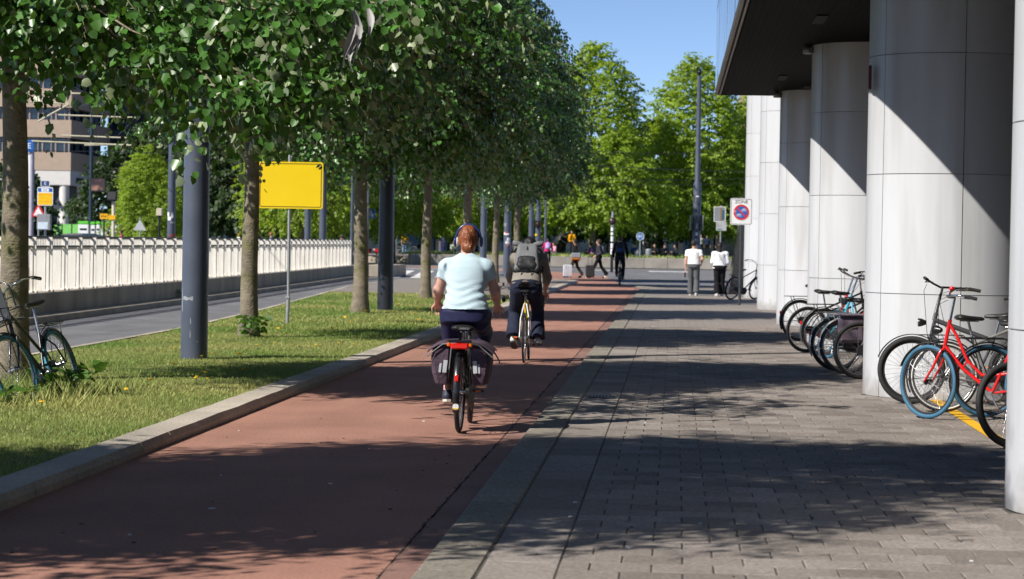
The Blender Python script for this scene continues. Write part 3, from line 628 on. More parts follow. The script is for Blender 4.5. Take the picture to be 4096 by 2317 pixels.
mb = MB(); mb.ball((0, 0, 8.12), (.1, .14, .1), 10, 6); mb.tube([(0, 0, 7.9), (0, 0, 8.1), (-.12, -.1, 8.28)], [.05, .05, .02], 8); mb.build('lamp_head', M_BLACK, lp)
for x, y, r, h, lab in ((-19.57, 93, .165, 7, 'slate pole wrapped in stickers behind the white railing'), (-12.45, 61, .045, 6, 'thin grey post just left behind the big slate pole'), (-15.29, 100, .14, 8, 'slate pole left of the pair behind the yellow sign edge'),
        (-13.19, 90, .14, 8, 'slate pole right of the pair behind the yellow sign edge'), (-14.78, 110, .07, 7, 'slim slate post at the right end of the white railing'), (-8.57, 108, .155, 7, 'slate pole right of the cyclist with headphones'),
        (-7.64, 110, .17, 7, 'slate pole with small stickers left of the grey backpack'), (-8.05, 135, .15, 7, 'slate pole behind the hair of the backpack cyclist'), (-8.05, 150, .08, 6, 'slim slate post above the pink jacket'), (-12.9, 101, .05, 6, 'thin striped post right of the shaded dark pole')):
    t = pole('tram_pole', lab, 'pole', x, y, r, h, 0, None, GPOLE)
    if 'stickers' in lab:
        for k in range(9):
            z = 1.4+rnd.random()*1.1; a = -1.57+rnd.uniform(-.8, .8); w = rnd.uniform(.08, .2); hh = rnd.uniform(.06, .16); mb = MB(); rr = r*1.004; vs = []
            for i in range(5):
                aa = a-w/rr/2+w/rr*i/4
                for zz in (z-hh/2, z+hh/2): vs.append((rr*math.cos(aa), rr*math.sin(aa), zz))
            mb.add(vs, [(2*i, 2*i+2, 2*i+3, 2*i+1) for i in range(4)]); mb.build('sticker', (M_WHT, M_WHT, M_GRY, mat('sticker_red', '#b03a3a', .6))[k % 4], t)
tg_ = pole('signal_pole', 'slate signal pole with a round lamp unit and yellow sticker', 'traffic light', -6.69, 118, .14, 5, 0, None, GPOLE)
mb = MB(); mb.box((0, -.2, 2.45), (.26, .16, .34), ch=.03); sg = mb.build('signal_head', M_BLACK, tg_); mb = MB(); mb.lathe([(.1, 0), (.1, .03), (.02, .04)], 16, Matrix.Translation((0, -.285, 2.45)) @ Matrix.Rotation(R(90), 4, 'X')); mb.build('lens', mat('lens_dark', (.05, .012, .012), .2), sg)
plate('sticker', circ(.06, 14), M_YEL, tg_, (-.1, -.145, 1.93))
# black and white banded crossing pole with a round lamp
t = thing('banded_pole', 'black and white banded crossing pole with a round lamp', 'traffic light', (-3.43, 132, 0)); mb = MB(); mb.tube([(0, 0, -.02), (0, 0, 3.3)], [.085, .06], 14); mb.build('shaft', M_BLACK, t)
for z, h in ((.98, .30), (1.32, .26), (1.68, .28), (2.02, .16), (2.25, .2), (2.5, .12)): mb = MB(); mb.lathe([(.0895-.005*z/1.5, z), (.0885-.005*z/1.5, z+h)], 14); mb.build('white_band', M_WHT, t)
mb = MB(); mb.lathe([(.0655, 2.72), (.062, 3.31)], 14); mb.build('top_sleeve', M_GALV, t)
mb = MB(); mb.lathe([(.17, -.08), (.2, -.03), (.2, .08), (.08, .1)], 20, Matrix.Translation((0, -.1, 2.78)) @ Matrix.Rotation(R(90), 4, 'X')); h_ = mb.build('lamp_head', M_BLACK, t)
mb = MB(); mb.lathe([(.15, .085), (.14, .11), (.02, .125)], 20, Matrix.Translation((0, -.1, 2.78)) @ Matrix.Rotation(R(90), 4, 'X')); mb.build('lens', mat('lens_rim', (.06, .03, .03), .25), h_)

# blank yellow road sign on a galvanised post
t = thing('road_sign', 'large blank yellow road sign with thin black border on a grey post', 'sign', (-6.87, 42.7, .075))
mb = MB(); mb.tube([(0, 0, -.05), (.012, 0, .45)], .034, 12); mb.tube([(.012, 0, .45), (.0, .0, 3.0)], .026, 12); mb.build('post', M_GALV, t)
mb = MB(); mb.box((.005, 0, .46), (.08, .09, .05), ch=.01); mb.build('clamp', M_GALV, t)
o = (-.02+.05, -.035, 2.46); W_, H_ = 1.16, .83
plate('sign_board', rrect(W_, H_, .04), M_YEL, t, o, .014, 0); ringplate('border', rrect(W_-.055, H_-.055, .025), rrect(W_-.077, H_-.077, .018), M_BLACK, t, (o[0], o[1]-.0085, o[2]), .002)
for z in (2.25, 2.7): mb = MB(); mb.box((.01, -.012, z), (.5, .03, .04)); mb.build('bracket', M_GALV, t)
# zone sign
t = thing('zone_sign', 'white ZONE sign with a red and blue no bicycle parking roundel on a dark post', 'sign', (1.72, 63.9, ZP)); mb = MB(); mb.tube([(0, 0, -.02), (.01, 0, 2.85)], .035, 12); mb.build('post', mat('post_dark', (.06, .065, .07), .4, .3), t)
C_ = (0, -.045, 2.46); bd = plate('sign_board', rrect(.58, .70, .05), M_WHT, t, C_, .012); Y_ = -.0075
ringplate('border', rrect(.545, .665, .04), rrect(.525, .645, .035), M_BLACK, bd, (0, Y_, 0))
text('lettering', 'ZONE', .125, M_BLACK, bd, (0, Y_-.001, .252), FACE)
plate('blue_disc', circ(.165), M_BLU, bd, (0, Y_, -.02), .003); ringplate('red_ring', circ(.205), circ(.158), M_RDS, bd, (0, Y_-.002, -.02)); 
mb = MB(); mb.box((0, 0, 0), (.034, .003, .33), Matrix.Rotation(R(-45), 3, 'Y')); mb.build('red_bar', M_RDS, bd, loc=(0, Y_-.0025, -.02))
ringplate('white_edge', circ(.212), circ(.205), M_WHT, bd, (0, Y_-.003, -.02))
def bike_icon(parent, loc, s):
    mb = MB()
    for cx in (-.30, .30): mb.ring((cx*s, 0, -.1*s), (0, 1, 0), .2*s, .028*s, 16, 5)
    P = {'r': (-.30, -.1), 'f': (.30, -.1), 'b': (-.02, -.12), 's': (-.12, .2), 'h': (.2, .22), 'k': (.16, .3)}
    for a, b in (('r', 'b'), ('b', 'h'), ('s', 'h'), ('b', 's'), ('r', 's'), ('f', 'k')): mb.tube([(P[a][0]*s, 0, P[a][1]*s), (P[b][0]*s, 0, P[b][1]*s)], .024*s, 5)
    mb.tube([(-.2*s, 0, .24*s), (-.05*s, 0, .24*s)], .03*s, 5); return mb.build('bicycle_symbol', M_WHT, parent, loc=loc)
bike_icon(bd, (.065, Y_-.002, .045), .14); bike_icon(bd, (-.065, Y_-.002, -.09), .14)
mb = MB(); mb.ball((-.165, Y_-.004, -.0), (.042, .003, .028), 12, 6); mb.build('pink_sticker', mat('sticker_pink', '#d98f90', .6), bd)
# back of a sign pair further on
t = thing('sign_post', 'pair of grey information boards on one post, seen right of the lamp pole', 'sign', (1.86, 100, ZP)); mb = MB(); mb.tube([(0, 0, -.02), (0, 0, 3.2)], .03, 10); mb.build('post', M_GALV, t)
a = plate('upper_board', rrect(.48, .62, .03), M_GRY, t, (-.05, -.045, 2.83), .02); ringplate('board_rim', rrect(.485, .625, .03), rrect(.44, .58, .02), M_WHT, a, (0, -.014, 0)); mb = MB(); mb.box((.06, -.014, 0), (.06, .006, .56)); mb.build('rust_strip', mat('rust', '#8a6a42', .8), a); mb = MB(); mb.box((.14, -.013, -.02), (.1, .004, .4)); mb.build('poster_strip', mat('poster_blue', '#2d5c78', .6), a)
b = plate('lower_board', rrect(.42, .35, .02), mat('board_pale', (.42, .43, .44), .5), t, (.02, -.05, 2.33), .015); mb = MB(); mb.box((-.07, -.01, -.12), (.17, .004, .05)); mb.build('green_mark', mat('mark_green', '#2f7d57', .6), b)
for k in range(3): mb = MB(); mb.box((-.09, -.009, .06-.05*k), (.2-.03*k, .003, .012)); mb.build('print_line', M_GRY, b)
# pedestrian crossing sign, leaning
t = thing('crossing_sign', 'blue square pedestrian crossing sign on a leaning post', 'sign', (-19.95, 155, .3), rot=(0, R(6), 0)); mb = MB(); mb.tube([(0, 0, -.4), (0, 0, 3.1)], .035, 10); mb.build('post', M_GALV, t)
b = plate('sign_board', rrect(.62, .62, .05), M_BLU, t, (.02, -.05, 2.95), .02); ringplate('rim', rrect(.625, .625, .05), rrect(.58, .58, .04), mat('rim_pale', '#7ea6c9', .5), b, (0, -.012, 0)); plate('white_triangle', [(-.24, -.17), (.24, -.17), (0, .23)], M_WHT, b, (0, -.012, 0), .004)
mb = MB()
mb.tube([(0, 0, .02), (.01, 0, .1)], .022, 6); mb.ball((.015, 0, .135), .022, 8, 6); mb.tube([(0, 0, .02), (-.05, 0, -.09)], .014, 5); mb.tube([(0, 0, .02), (.05, 0, -.09)], .014, 5)
for k in range(5): mb.box((-.14+.07*k, 0, -.13), (.028, .003, .05))
mb.build('walker_symbol', M_BLACK, b, loc=(0, -.017, 0))
# round blue bike sign and direction boards on the square
t = thing('bike_path_sign', 'round blue sign with a white bicycle on a slim post', 'sign', (-2.31, 160, 0)); mb = MB(); mb.tube([(0, 0, 0), (0, 0, 2.3)], .04, 10); mb.build('post', M_GALV, t); b = plate('sign_disc', circ(.26), M_BLU, t, (0, -.06, 2.06), .02); ringplate('rim', circ(.262), circ(.238), M_WHT, b, (0, -.012, 0)); bike_icon(b, (0, -.014, 0), .42)
t = thing('direction_sign', 'white and red direction boards behind the round blue sign', 'sign', (-2.3, 175, .7)); mb = MB(); mb.tube([(0, 0, 0), (0, 0, 2.6)], .04, 10); mb.build('post', M_WHT, t)
for z in (1.75, 2.05): b = plate('arrow_board', [(-.02, -.11), (.5, -.11), (.62, 0), (.5, .11), (-.02, .11)], M_WHT, t, (0, -.06, z), .02); mb = MB(); mb.box((.52, -.012, 0), (.1, .004, .14)); mb.build('red_tip', M_RDS, b); mb = MB(); mb.box((.22, -.012, 0), (.34, .004, .03)); mb.build('print_line', M_RDS, b)

# ------------------------------------------------------------------ white railing on its plinth along the road
def fx(y): return float(np.interp(y, [20, 44, 59, 80, 100], [-11.55, -11.95, -12.2, -12.75, -13.37]))
fence = thing('railing', 'long cream white bar railing on a low concrete wall beside the road', 'railing', (0, 0, 0))
mb = MB()
ys = [20+80*i/40 for i in range(41)]
for y0, y1 in zip(ys, ys[1:]):
    a, b = fx(y0), fx(y1); vs = []
    for x, y in ((a, y0), (b, y1)): vs += [(x+.22, y, -.02), (x+.22, y, .46), (x+.20, y, .49), (x-.4, y, .49), (x-.4, y, -.02)]
    mb.add(vs, [(0, 5, 6, 1), (1, 6, 7, 2), (2, 7, 8, 3), (3, 8, 9, 4)])
mb.add([(fx(100)+.22, 100, -.02), (fx(100)+.22, 100, .49), (fx(100)-.4, 100, .49), (fx(100)-.4, 100, -.02)], [(0, 3, 2, 1)])
mb.build('plinth', M_CONC, fence)
mb = MB()
for y0, y1 in zip(ys, ys[1:]):
    a, b = fx(y0)+.22, fx(y1)+.22
    mb.add([(a+.45, y0, -.02), (b+.45, y1, -.02), (b+.43, y1, .11), (a+.43, y0, .11), (a, y0, .115), (b, y1, .115)], [(0, 1, 2, 3), (3, 2, 5, 4)])
mb.build('road_kerb', M_CONC, kind='structure')
post = MB(); post.box((.055, 0, .52), (.115, .014, 1.04), ch=.003); post.box((.06, -.05, .02), (.19, .13, .04), ch=.01); pm = post.mesh('post'); pm.materials.append(M_CREAM)
npan = 0; y = 38.0
bars = MB()
for k in range(10): bars.box((0, .125*(k+.5), .42), (.040, .008, .80)) if k < 9 else bars.box((-.012, .125*(k+.5), .42), (.014, .008, .80))
bars.box((0, .62, .83), (.03, 1.22, .03)); bm_ = bars.mesh('bars'); bm_.materials.append(M_CREAM)
upb = MB()
for k in range(10): upb.box((0, .125*(k+.5), .95), (.02, .010, .15))
um = upb.mesh('upper_bars'); um.materials.append(M_CREAM)
while y < 99:
    a = math.atan2(fx(y+1.25)-fx(y), 1.25); link('post', pm, fence, (fx(y), y, .49), (0, 0, -a)); o = link('bars', bm_, fence, (fx(y), y, .49), (0, 0, -a), kind='stuff'); o = link('upper_bars', um, fence, (fx(y), y, .49), (0, 0, -a), kind='stuff'); y += 1.25
mb = MB(); mb.tube([(fx(q), q, 1.53) for q in ys if q > 36], .026, 8); mb.build('handrail', M_DARKRAIL, fence)
mb = MB(); mb.tube([(fx(q)+.03, q, 1.355) for q in ys if q > 36], .02, 8); mb.build('middle_rail', M_DARKRAIL, fence)
# low wall stub where the railing ends
mb = MB(); mb.box((-12.4, 103.5, .25), (1.2, 5, .5), ch=.02); mb.build('low_wall', M_CONC, label='low concrete wall stub just past the railing end', cat='wall')
# zebra crossing
for i, (x0, x1) in enumerate(((-12.0, -11.45), (-11.0, -10.45), (-10.0, -9.45), (-9.0, -8.45))):
    strip('zebra_stripe', [(x0, 100.5-.4*i), (x1, 100.5-.4*i), (x1-1.9, 124), (x0-1.9, 124)], M_WPAINT, .002)
strip('road_marking', [(-1.5, 138), (1.2, 138), (1.25, 141), (-1.5, 141)], M_WPAINT, .002)
strip('road_marking', [(-20, 131), (-9.5, 132), (-9.5, 133.2), (-20, 132.2)], M_WPAINT, .002)
strip('road_marking', [(-4.6, 139), (-2.9, 139), (-2.9, 141), (-4.6, 141)], M_WPAINT, .002)
# far planter wall of concrete blocks, lawn behind it
lawnw = thing('planter_wall', 'long low concrete planter wall in front of the lawn', 'wall', (0, 155, 0), R(1.0))
for i in range(16):
    mb = MB(); mb.box((-16.2+i*1.5*1.0, 0, .34), (1.485, .5, .68), ch=.02); mb.build('wall_block', mat('planter_concrete', (.30, .27, .23), .85, 0, .2, 1.5, .2, 20, rndvar=.08), lawnw)
strip('lawn', [(-16.9, 155.2), (20, 155.2), (40, 230), (-16.9, 230)], mat('lawn_far', (.085, .145, .025), .9, 0, .35, .8, coord='World'), .66)
mb = MB(); mb.box((-17.0, 192, .2), (.3, 74, .98), ch=.02); mb.build('lawn_edge', M_CONC, kind='structure')
strip('square_paving', [(-70, 166), (-17.1, 162), (-17.1, 226), (-70, 226)], M_FIELD, .42)
mb = MB(); mb.add([(-70, 166, .42), (-70, 165.9, -.02), (-17.1, 161.9, -.02), (-17.1, 162, .42)], [(0, 1, 2, 3)]); mb.build('square_step', M_CONC, kind='structure')
gl = grass(9000, (155.3, 172), .16, .05, 9, (-18, 12), .66); gl.materials.append(M_GRASS); link('grass', gl, kind='stuff', label='grass on the raised lawn behind the far planter wall', cat='grass')
# red and white barrier
t = thing('barrier', 'low red and white striped barrier left of the shaded dark pole', 'barrier', (-21.4, 168, .5))
for i in range(8): mb = MB(); mb.box((-.9+.25*i, 0, .27), (.24, .06, .28), ch=.01); mb.build('stripe_board', (M_RDS, M_WHT)[i % 2], t)
for x in (-.7, .6): mb = MB(); mb.box((x, 0, .07), (.08, .3, .16)); mb.build('foot', M_BLACK, t)
# litter bin and dark sculpture on the square
t = thing('litter_bin', 'pale round litter bin on the lawn right of the round blue sign', 'bin', (-1.75, 161, .66)); mb = MB(); mb.lathe([(.17, 0), (.2, .1), (.21, .5), (.19, .56), (.1, .6)], 16); mb.build('drum', mat('bin_grey', '#8a9094', .5, .3), t); mb = MB(); mb.lathe([(.215, .44), (.215, .5)], 16); mb.build('rim', M_GALV, t)
mb = MB(); mb.lathe([(.30, 0), (.33, .15), (.27, .4), (.12, .55), (.04, .6)], 14); mb.build('boulder_bin', mat('dome_dark', '#2c3740', .5), loc=(-2.4, 162, .66), label='dark rounded bollard dome on the lawn under the blue sign', cat='bollard')
mb = MB(); pr = []
for i in range(14):
    t_ = i/13; pr.append(((.28+.16*math.sin(t_*5.2+.6))*(1-.35*t_), t_*2.6))
mb.lathe(pr, 16, Matrix.Shear('XZ', 4, (.12, .05)) if False else None); sc_ = mb.build('sculpture', mat('bronze_dark', (.018, .017, .018), .3, .4), loc=(-1.1, 172, .66), label='tall dark curved bronze sculpture under the plane trees', cat='sculpture')
# torn plastic caught in the linden
mb = MB()
for k, (dx, dz, l_) in enumerate(((0, 0, .42), (.07, .02, .30), (-.03, -.12, .34), (.02, -.2, .3))):
    n = 8; vs = []
    for i in range(n+1):
        s = i/n; w = .028*math.sin(math.pi*min(1, s*1.2+.1))*(1-.5*s)+.006; x = dx+.05*math.sin(s*3+k)+ (.09*s if k == 1 else 0); y = .04*math.sin(s*5+k*2)
        vs += [(x-w, y-.01, dz-l_*s), (x, y+.018, dz-l_*s), (x+w, y-.008, dz-l_*s)]
    mb.add(vs, [q for i in range(n) for q in ((3*i, 3*i+1, 3*i+4, 3*i+3), (3*i+1, 3*i+2, 3*i+5, 3*i+4))], 0, True)
mb.build('torn_plastic', mat('plastic_grey', (.34, .33, .32), .6), loc=(-2.62, 19.4, 3.45), label='torn greyish plastic sheet snagged in the leaves near the top', cat='plastic bag')
# ================================================================== BACKGROUND, LEFT AND FAR
M_TAN = mat('tan_cladding', (.42, .32, .24), .8, 0, .06, 2, coord='World'); M_TANW = mat('white_cladding', (.66, .64, .60), .7, 0, .05, 2)
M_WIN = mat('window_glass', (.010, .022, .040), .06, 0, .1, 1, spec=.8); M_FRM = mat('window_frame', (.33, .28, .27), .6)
t = thing('tan_building', 'tan office building with horizontal window bands at the far left', 'building', (-58.3, 230, 0))
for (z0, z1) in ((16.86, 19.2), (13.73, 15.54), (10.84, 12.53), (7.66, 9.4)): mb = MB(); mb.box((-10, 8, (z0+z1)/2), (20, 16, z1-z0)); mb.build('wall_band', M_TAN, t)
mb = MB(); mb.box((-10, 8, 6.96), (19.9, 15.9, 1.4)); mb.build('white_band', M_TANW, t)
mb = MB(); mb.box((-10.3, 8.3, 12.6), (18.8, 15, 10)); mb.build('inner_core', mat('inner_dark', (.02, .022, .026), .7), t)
pn = MB(); pn.box((0, 0, 0), (1.05, .06, 1.25)); pnm = pn.mesh('window'); pnm.materials.append(M_WIN); fr = MB(); fr.box((0, 0, 0), (.14, .2, 1.42)); frm = fr.mesh('window_post'); frm.materials.append(M_FRM)
for z0, z1 in ((9.4, 10.84), (12.53, 13.73), (15.54, 16.86)):
    for i in range(7):
        w = link('window', pnm, t, (-1.0-i*1.3, .55, (z0+z1)/2)); w.scale = (1, 1, (z1-z0)/1.44)
        f = link('window_post', frm, t, (-.32-i*1.3, .5, (z0+z1)/2)); f.scale = (1, 1, (z1-z0)/1.44)
        if i < 6: f = link('window_post', frm, t, (-.75-i*1.3, .5, (z0+z1)/2)); f.scale = (.6, 1, (z1-z0)/1.44)
    for i in range(5): w = link('window', pnm, t, (-.55, 2.0+i*2.6, (z0+z1)/2), (0, 0, R(90))); w.scale = (1.6, 1, (z1-z0)/1.44)
pl = MB(); pl.lathe([(.48, 0), (.48, 6.27)], 24); plm = pl.mesh('pillar'); plm.materials.append(M_TANW)
for x, y in ((-.75, .6), (-.5, 5), (-5.5, .6), (-10, .6), (-.5, 10)): link('pillar', plm, t, (x, y, 0))
mb = MB(); mb.box((.03, 4.2, 6.75), (.05, 3.8, .5)); mb.build('name_board', M_BLACK, t)
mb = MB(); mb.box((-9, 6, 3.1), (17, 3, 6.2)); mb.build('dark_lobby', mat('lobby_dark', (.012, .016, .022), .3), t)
t = thing('glass_building', 'dark blue glass building right of the tan building', 'building', (-59, 248, 0))
mb = MB(); mb.box((14, 10, 18), (28, 20, 24)); mb.build('wall', mat('wall_slate', (.045, .06, .085), .4, 0, .1, 1), t)
for r_ in range(8):
    for c_ in range(10): mb = MB(); mb.box((1.6+c_*2.7, -.05, 8+r_*2.6), (2.2, .12, 1.6)); mb.build('window', M_WIN, t)
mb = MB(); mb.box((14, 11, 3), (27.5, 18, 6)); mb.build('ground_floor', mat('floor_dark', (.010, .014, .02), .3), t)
for c_ in range(7): mb = MB(); mb.lathe([(.3, 0), (.3, 6)], 14); mb.build('pillar', mat('pillar_blue', (.10, .13, .17), .6), t, loc=(1.5+c_*4, 1.2, 0))
t = thing('shop_row', 'low dark row of shopfronts in shade behind the trees', 'building', (-40, 222, 0))
mb = MB(); mb.box((34, 4, 4), (84, 6, 8)); mb.build('wall', mat('shop_shaded', (.020, .024, .030), .6, 0, .3, .3), t)  # near-black wall colour stands in for the deep shade under the trees
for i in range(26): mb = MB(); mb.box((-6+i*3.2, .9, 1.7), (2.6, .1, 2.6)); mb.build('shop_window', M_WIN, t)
for i in range(14): mb = MB(); mb.lathe([(.22, 0), (.22, 4)], 12); mb.build('pillar', mat('pillar_grey', (.10, .11, .13), .7), t, loc=(-6+i*4.1, -1.2, 0))
t = thing('far_building', 'sliver of a beige tower seen over the trees beside the white columns', 'building', (12, 300, 0)); mb = MB(); mb.box((0, 5, 10.2), (8.6, 10, 20.4)); mb.build('wall', M_TAN, t)
for r_ in range(5):
    for c_ in range(3): mb = MB(); mb.box((-3+c_*3, -.05, 4+r_*3.4), (1.4, .12, 2)); mb.build('window', M_WIN, t)
# pavilion of the square
t = thing('pavilion', 'flat roofed glass pavilion in deep shade on the far right', 'building', (4.2, 188, .66)); mb = MB(); mb.box((0, 0, 2.2), (6.4, 6, .3), ch=.02); mb.build('roof', mat('roof_pale', (.30, .31, .33), .6), t); mb = MB(); mb.box((0, 1.5, 1.0), (6, 2.6, 2.1)); mb.build('wall', M_WIN, t)
for x in (-2.9, -1, 1, 2.9): mb = MB(); mb.box((x, -2.6, 1), (.1, .1, 2.1)); mb.build('column', M_GRY, t)
for x in (-1.6, .4): mb = MB(); mb.box((x, -1, 1.85), (1.4, .5, .04)); mb.build('ceiling_panel', mat('panel_warm', '#b98d5c', .6), t)
# stop signs, boards and posts behind the railing
def post_t(name, label, cat, x, y, h, r=.035, m=None): t = thing(name, label, cat, (x, y, 0)); mb = MB(); mb.tube([(0, 0, 0), (0, 0, h)], r, 10); mb.build('post', m or M_GALV, t); return t
t = post_t('stop_post', 'pale grey post with a blue sign plate showing a white E', 'sign', -29.7, 110, 5.7, .11, mat('post_lilac', (.40, .38, .44), .5)); b = plate('sign_board', rrect(1.1, .56, .02), M_BLU, t, (-.45, -.14, 5.6), .06); text('lettering', 'E', .36, M_WHT, b, (.36, -.034, 0), FACE)
mb = MB(); mb.box((-.25, 0, 3.6), (.5, .08, .08)); mb.build('bracket', M_WHT, t); mb = MB(); mb.box((-.22, -.05, 4.5), (.3, .06, 1.5)); mb.build('panel', M_WHT, t)
t = post_t('bus_stop_sign', 'yellow and blue bus stop sign with a small E plate on top', 'sign', -19.8, 75, 3.2)
b = plate('stop_plate', rrect(.50, .58, .05), M_WHT, t, (0, -.05, 2.76), .02); plate('yellow_field', rrect(.45, .375, .03), mat('stop_yellow', (.86, .50, .0), .4), b, (0, -.012, -.08), .004); plate('blue_field', rrect(.46, .12, .02), M_BLU, b, (0, -.012, .2), .004); plate('white_field', rrect(.24, .105, .01), M_WHT, b, (0, -.0155, .2), .004)
for k in range(2): mb = MB(); mb.box((0, -.0185, .22-.04*k), (.14, .002, .012)); mb.build('print_line', M_BLU, b)
for z in (.065, -.16): mb = MB(); mb.box((0, -.0155, z), (.44, .003, .01)); mb.build('orange_line', mat('line_orange', '#e0882a', .5), b)
e = plate('letter_plate', rrect(.29, .20, .03), M_WHT, t, (0, -.05, 3.165), .02); plate('navy_field', rrect(.25, .165, .02), mat('navy', (.03, .06, .18), .4), e, (0, -.012, 0), .004); text('lettering', 'E', .15, M_WHT, e, (0, -.0155, 0), FACE)
mb = MB(); mb.box((0, -.12, 1.95), (.42, .2, .5), ch=.01); c_ = mb.build('timetable_case', M_GRY, t); mb = MB(); mb.box((-.02, -.225, 1.84), (.32, .006, .22)); mb.build('timetable', mat('paper_pale', '#c9d6e2', .6), c_)
def tri(s): return [(-s/2, 0), (s/2, 0), (0, s*.87)]
t = post_t('warning_sign', 'red and white triangular warning sign beside the bus stop sign', 'sign', -25.35, 95, 2.75); plate('red_triangle', tri(.62), M_RDS, t, (0, -.05, 2.25), .01); plate('white_triangle', tri(.40), M_WHT, t, (0, -.06, 2.30), .004)
t = post_t('warning_sign', 'dark back of a triangular sign right of the bus stop sign', 'sign', -36.2, 140, 3.7); plate('triangle', tri(.75), mat('tri_dark', (.05, .06, .08), .6), t, (0, -.05, 3.05), .02)
t = post_t('warning_sign', 'pale back of a triangular sign left of the sticker pole', 'sign', -24.6, 110, 2.4); plate('triangle', tri(.6), mat('tri_pale', (.45, .46, .47), .5), t, (0, -.05, 1.8), .02)
t = post_t('floodlight_post', 'cream post carrying a black floodlight and a small yellow number plate', 'lamp', -28.2, 120, 3.4, .09, mat('post_cream', (.62, .55, .42), .6)); mb = MB(); mb.box((-.05, -.1, 3.5), (.46, .3, .46), Matrix.Rotation(R(-14), 3, 'X'), ch=.03); mb.build('floodlight', M_BLACK, t); plate('number_plate', rrect(.36, .22, .03), mat('plate_orange', (.85, .42, .0), .45), t, (-.06, -.12, 2.45), .02)
t = post_t('number_post', 'small orange number plate on a dark post left of the floodlight', 'sign', -28.8, 120.5, 2.6, .04, M_BLACK); plate('number_plate', rrect(.40, .26, .03), MATS['plate_orange'], t, (0, -.06, 2.5), .02)
for k in range(3): mb = MB(); mb.box((-.1+.1*k, -.075, 2.5), (.05, .004, .1)); mb.build('digit', M_BLACK, t)
t = post_t('advertising_screen', 'dark advertising screen with a brownish portrait on a tall mast', 'screen', -41.6, 170, 11.4, .13, mat('mast_navy', (.02, .035, .06), .4)); b = plate('screen_frame', rrect(1.1, .95, .03), M_BLACK, t, (.55, -.2, 5.09), .1); plate('screen', rrect(.96, .8, .01), mat('screen_print', (.06, .035, .035), .3, 0, .5, 2.2, col2=(.26, .14, .10), c2=(.5, .62), c2s=1.5), b, (0, -.055, 0), .006)
t = post_t('lantern_post', 'small beige box lantern on a dark post left of the sticker pole', 'lamp', -23.7, 110, 2.5, .05, M_BLACK); mb = MB(); mb.box((0, 0, 2.66), (.26, .26, .34), ch=.02); mb.build('lantern', mat('lantern_beige', (.55, .50, .36), .5), t)
M_GREEN = mat('kiosk_green', (.10, .52, .04), .5); M_GREENP = mat('banner_green', (.20, .56, .12), .6)
for (x, w, h, lab) in ((-39.6, .68, 2.45, 'widest white and green kiosk beside the green banner'), (-38.95, .28, 2.42, 'narrow white and green kiosk, first after the widest one'), (-38.6, .22, 2.45, 'narrow white and green kiosk, second after the widest one'), (-38.15, .36, 2.4, 'white kiosk with pale top between the narrow ones and the floodlight'), (-37.35, .78, 2.46, 'broad white and green kiosk behind the cream floodlight post'), (-35.8, .55, 2.4, 'white and green kiosk right of the man in pink')):
    t = thing('kiosk', lab, 'kiosk', (x, 160, 0), 0, 'white and green kiosks behind the railing'); mb = MB(); mb.box((0, 0, h/2-.12), (w, .4, h-.24), ch=.02); mb.build('cabinet', M_WHT, t); mb = MB(); mb.box((0, 0, h-.12), (w+.04, .44, .22), ch=.04); mb.build('green_top', M_GREEN, t); mb = MB(); mb.box((0, -.21, h-.55), (w*.7, .02, .12)); mb.build('dark_slot', M_BLACK, t)
t = thing('banner_fence', 'bright green banner fence left of the white kiosks', 'fence', (-40.9, 160.5, 0))
for k in range(3): mb = MB(); mb.box((-.66+.66*k, 0, 1.5), (.64, .03, 1.45)); mb.build('banner', M_GREENP, t)
for k in range(4): mb = MB(); mb.tube([(-.98+.66*k, -.03, 0), (-.98+.66*k, -.03, 2.3)], .025, 6); mb.build('post', M_BLACK, t)
# parked car behind the railing, only its roof shows
t = thing('parked_car', 'dark grey car whose roof shows above the railing', 'car', (-32.3, 130, 0), R(62)); prof = [(-2.1, .35), (-2.15, .7), (-1.6, .95), (-.9, 1.52), (.1, 1.62), (.9, 1.5), (1.5, 1.0), (2.15, .85), (2.2, .4)]
mb = MB(); mb.prism(prof, -.85, .85); mb.build('body', mat('car_paint', (.045, .06, .068), .15, .3, coat=.5), t)
for s in (-1, 1):
    mb = MB(); mb.prism([(-1.35, 1.0), (-.85, 1.42), (.1, 1.52), (.75, 1.42), (1.25, 1.0)], s*.852, s*.86); mb.build('side_window', M_WIN, t)
    for x in (-1.3, 1.35): mb = MB(); mb.lathe([(.31, -.1), (.33, 0), (.31, .1)], 20, Matrix.Translation((x, s*.8, .33)) @ Matrix.Rotation(R(90), 4, 'X')); mb.build('wheel', M_BLACK, t)
# overhead tram line arms and wires
for i, (a, b, lab) in enumerate((((-25.5, 85, 6.62), (-20.59, 85, 6.59), 'topmost pale overhead tram wire arm at the left'), ((-23.3, 86, 6.33), (-21.9, 86, 6.28), 'short pale overhead arm above the slanted strut'), ((-23.0, 86, 5.64), (-21.9, 86, 6.26), 'slanted pale strut of the tram wires'),
        ((-22.8, 88, 5.97), (-19.9, 88, 5.91), 'second long pale overhead tram wire arm from the top'), ((-23.2, 90, 5.30), (-20.7, 90, 5.24), 'third pale overhead tram wire arm from the top'), ((-22.8, 92, 5.02), (-21.1, 92, 5.06), 'short lower pale overhead tram wire arm'), ((-22.7, 84, 4.84), (-19.1, 84, 4.74), 'lowest long pale overhead tram wire arm'),
        ((-13.1, 90, 5.03), (-12.0, 90, 5.2), 'upper pale arm beside the slate pole pair'), ((-15.1, 100, 4.9), (-13.0, 97, 5.1), 'lower pale arm between the slate pole pair'))):
    mb = MB(); mb.tube([a, b], .032, 6); o = mb.build('overhead_arm', mat('arm_cream', (.52, .48, .34), .5), label=lab, cat='overhead arm', group='overhead tram line arms'); 
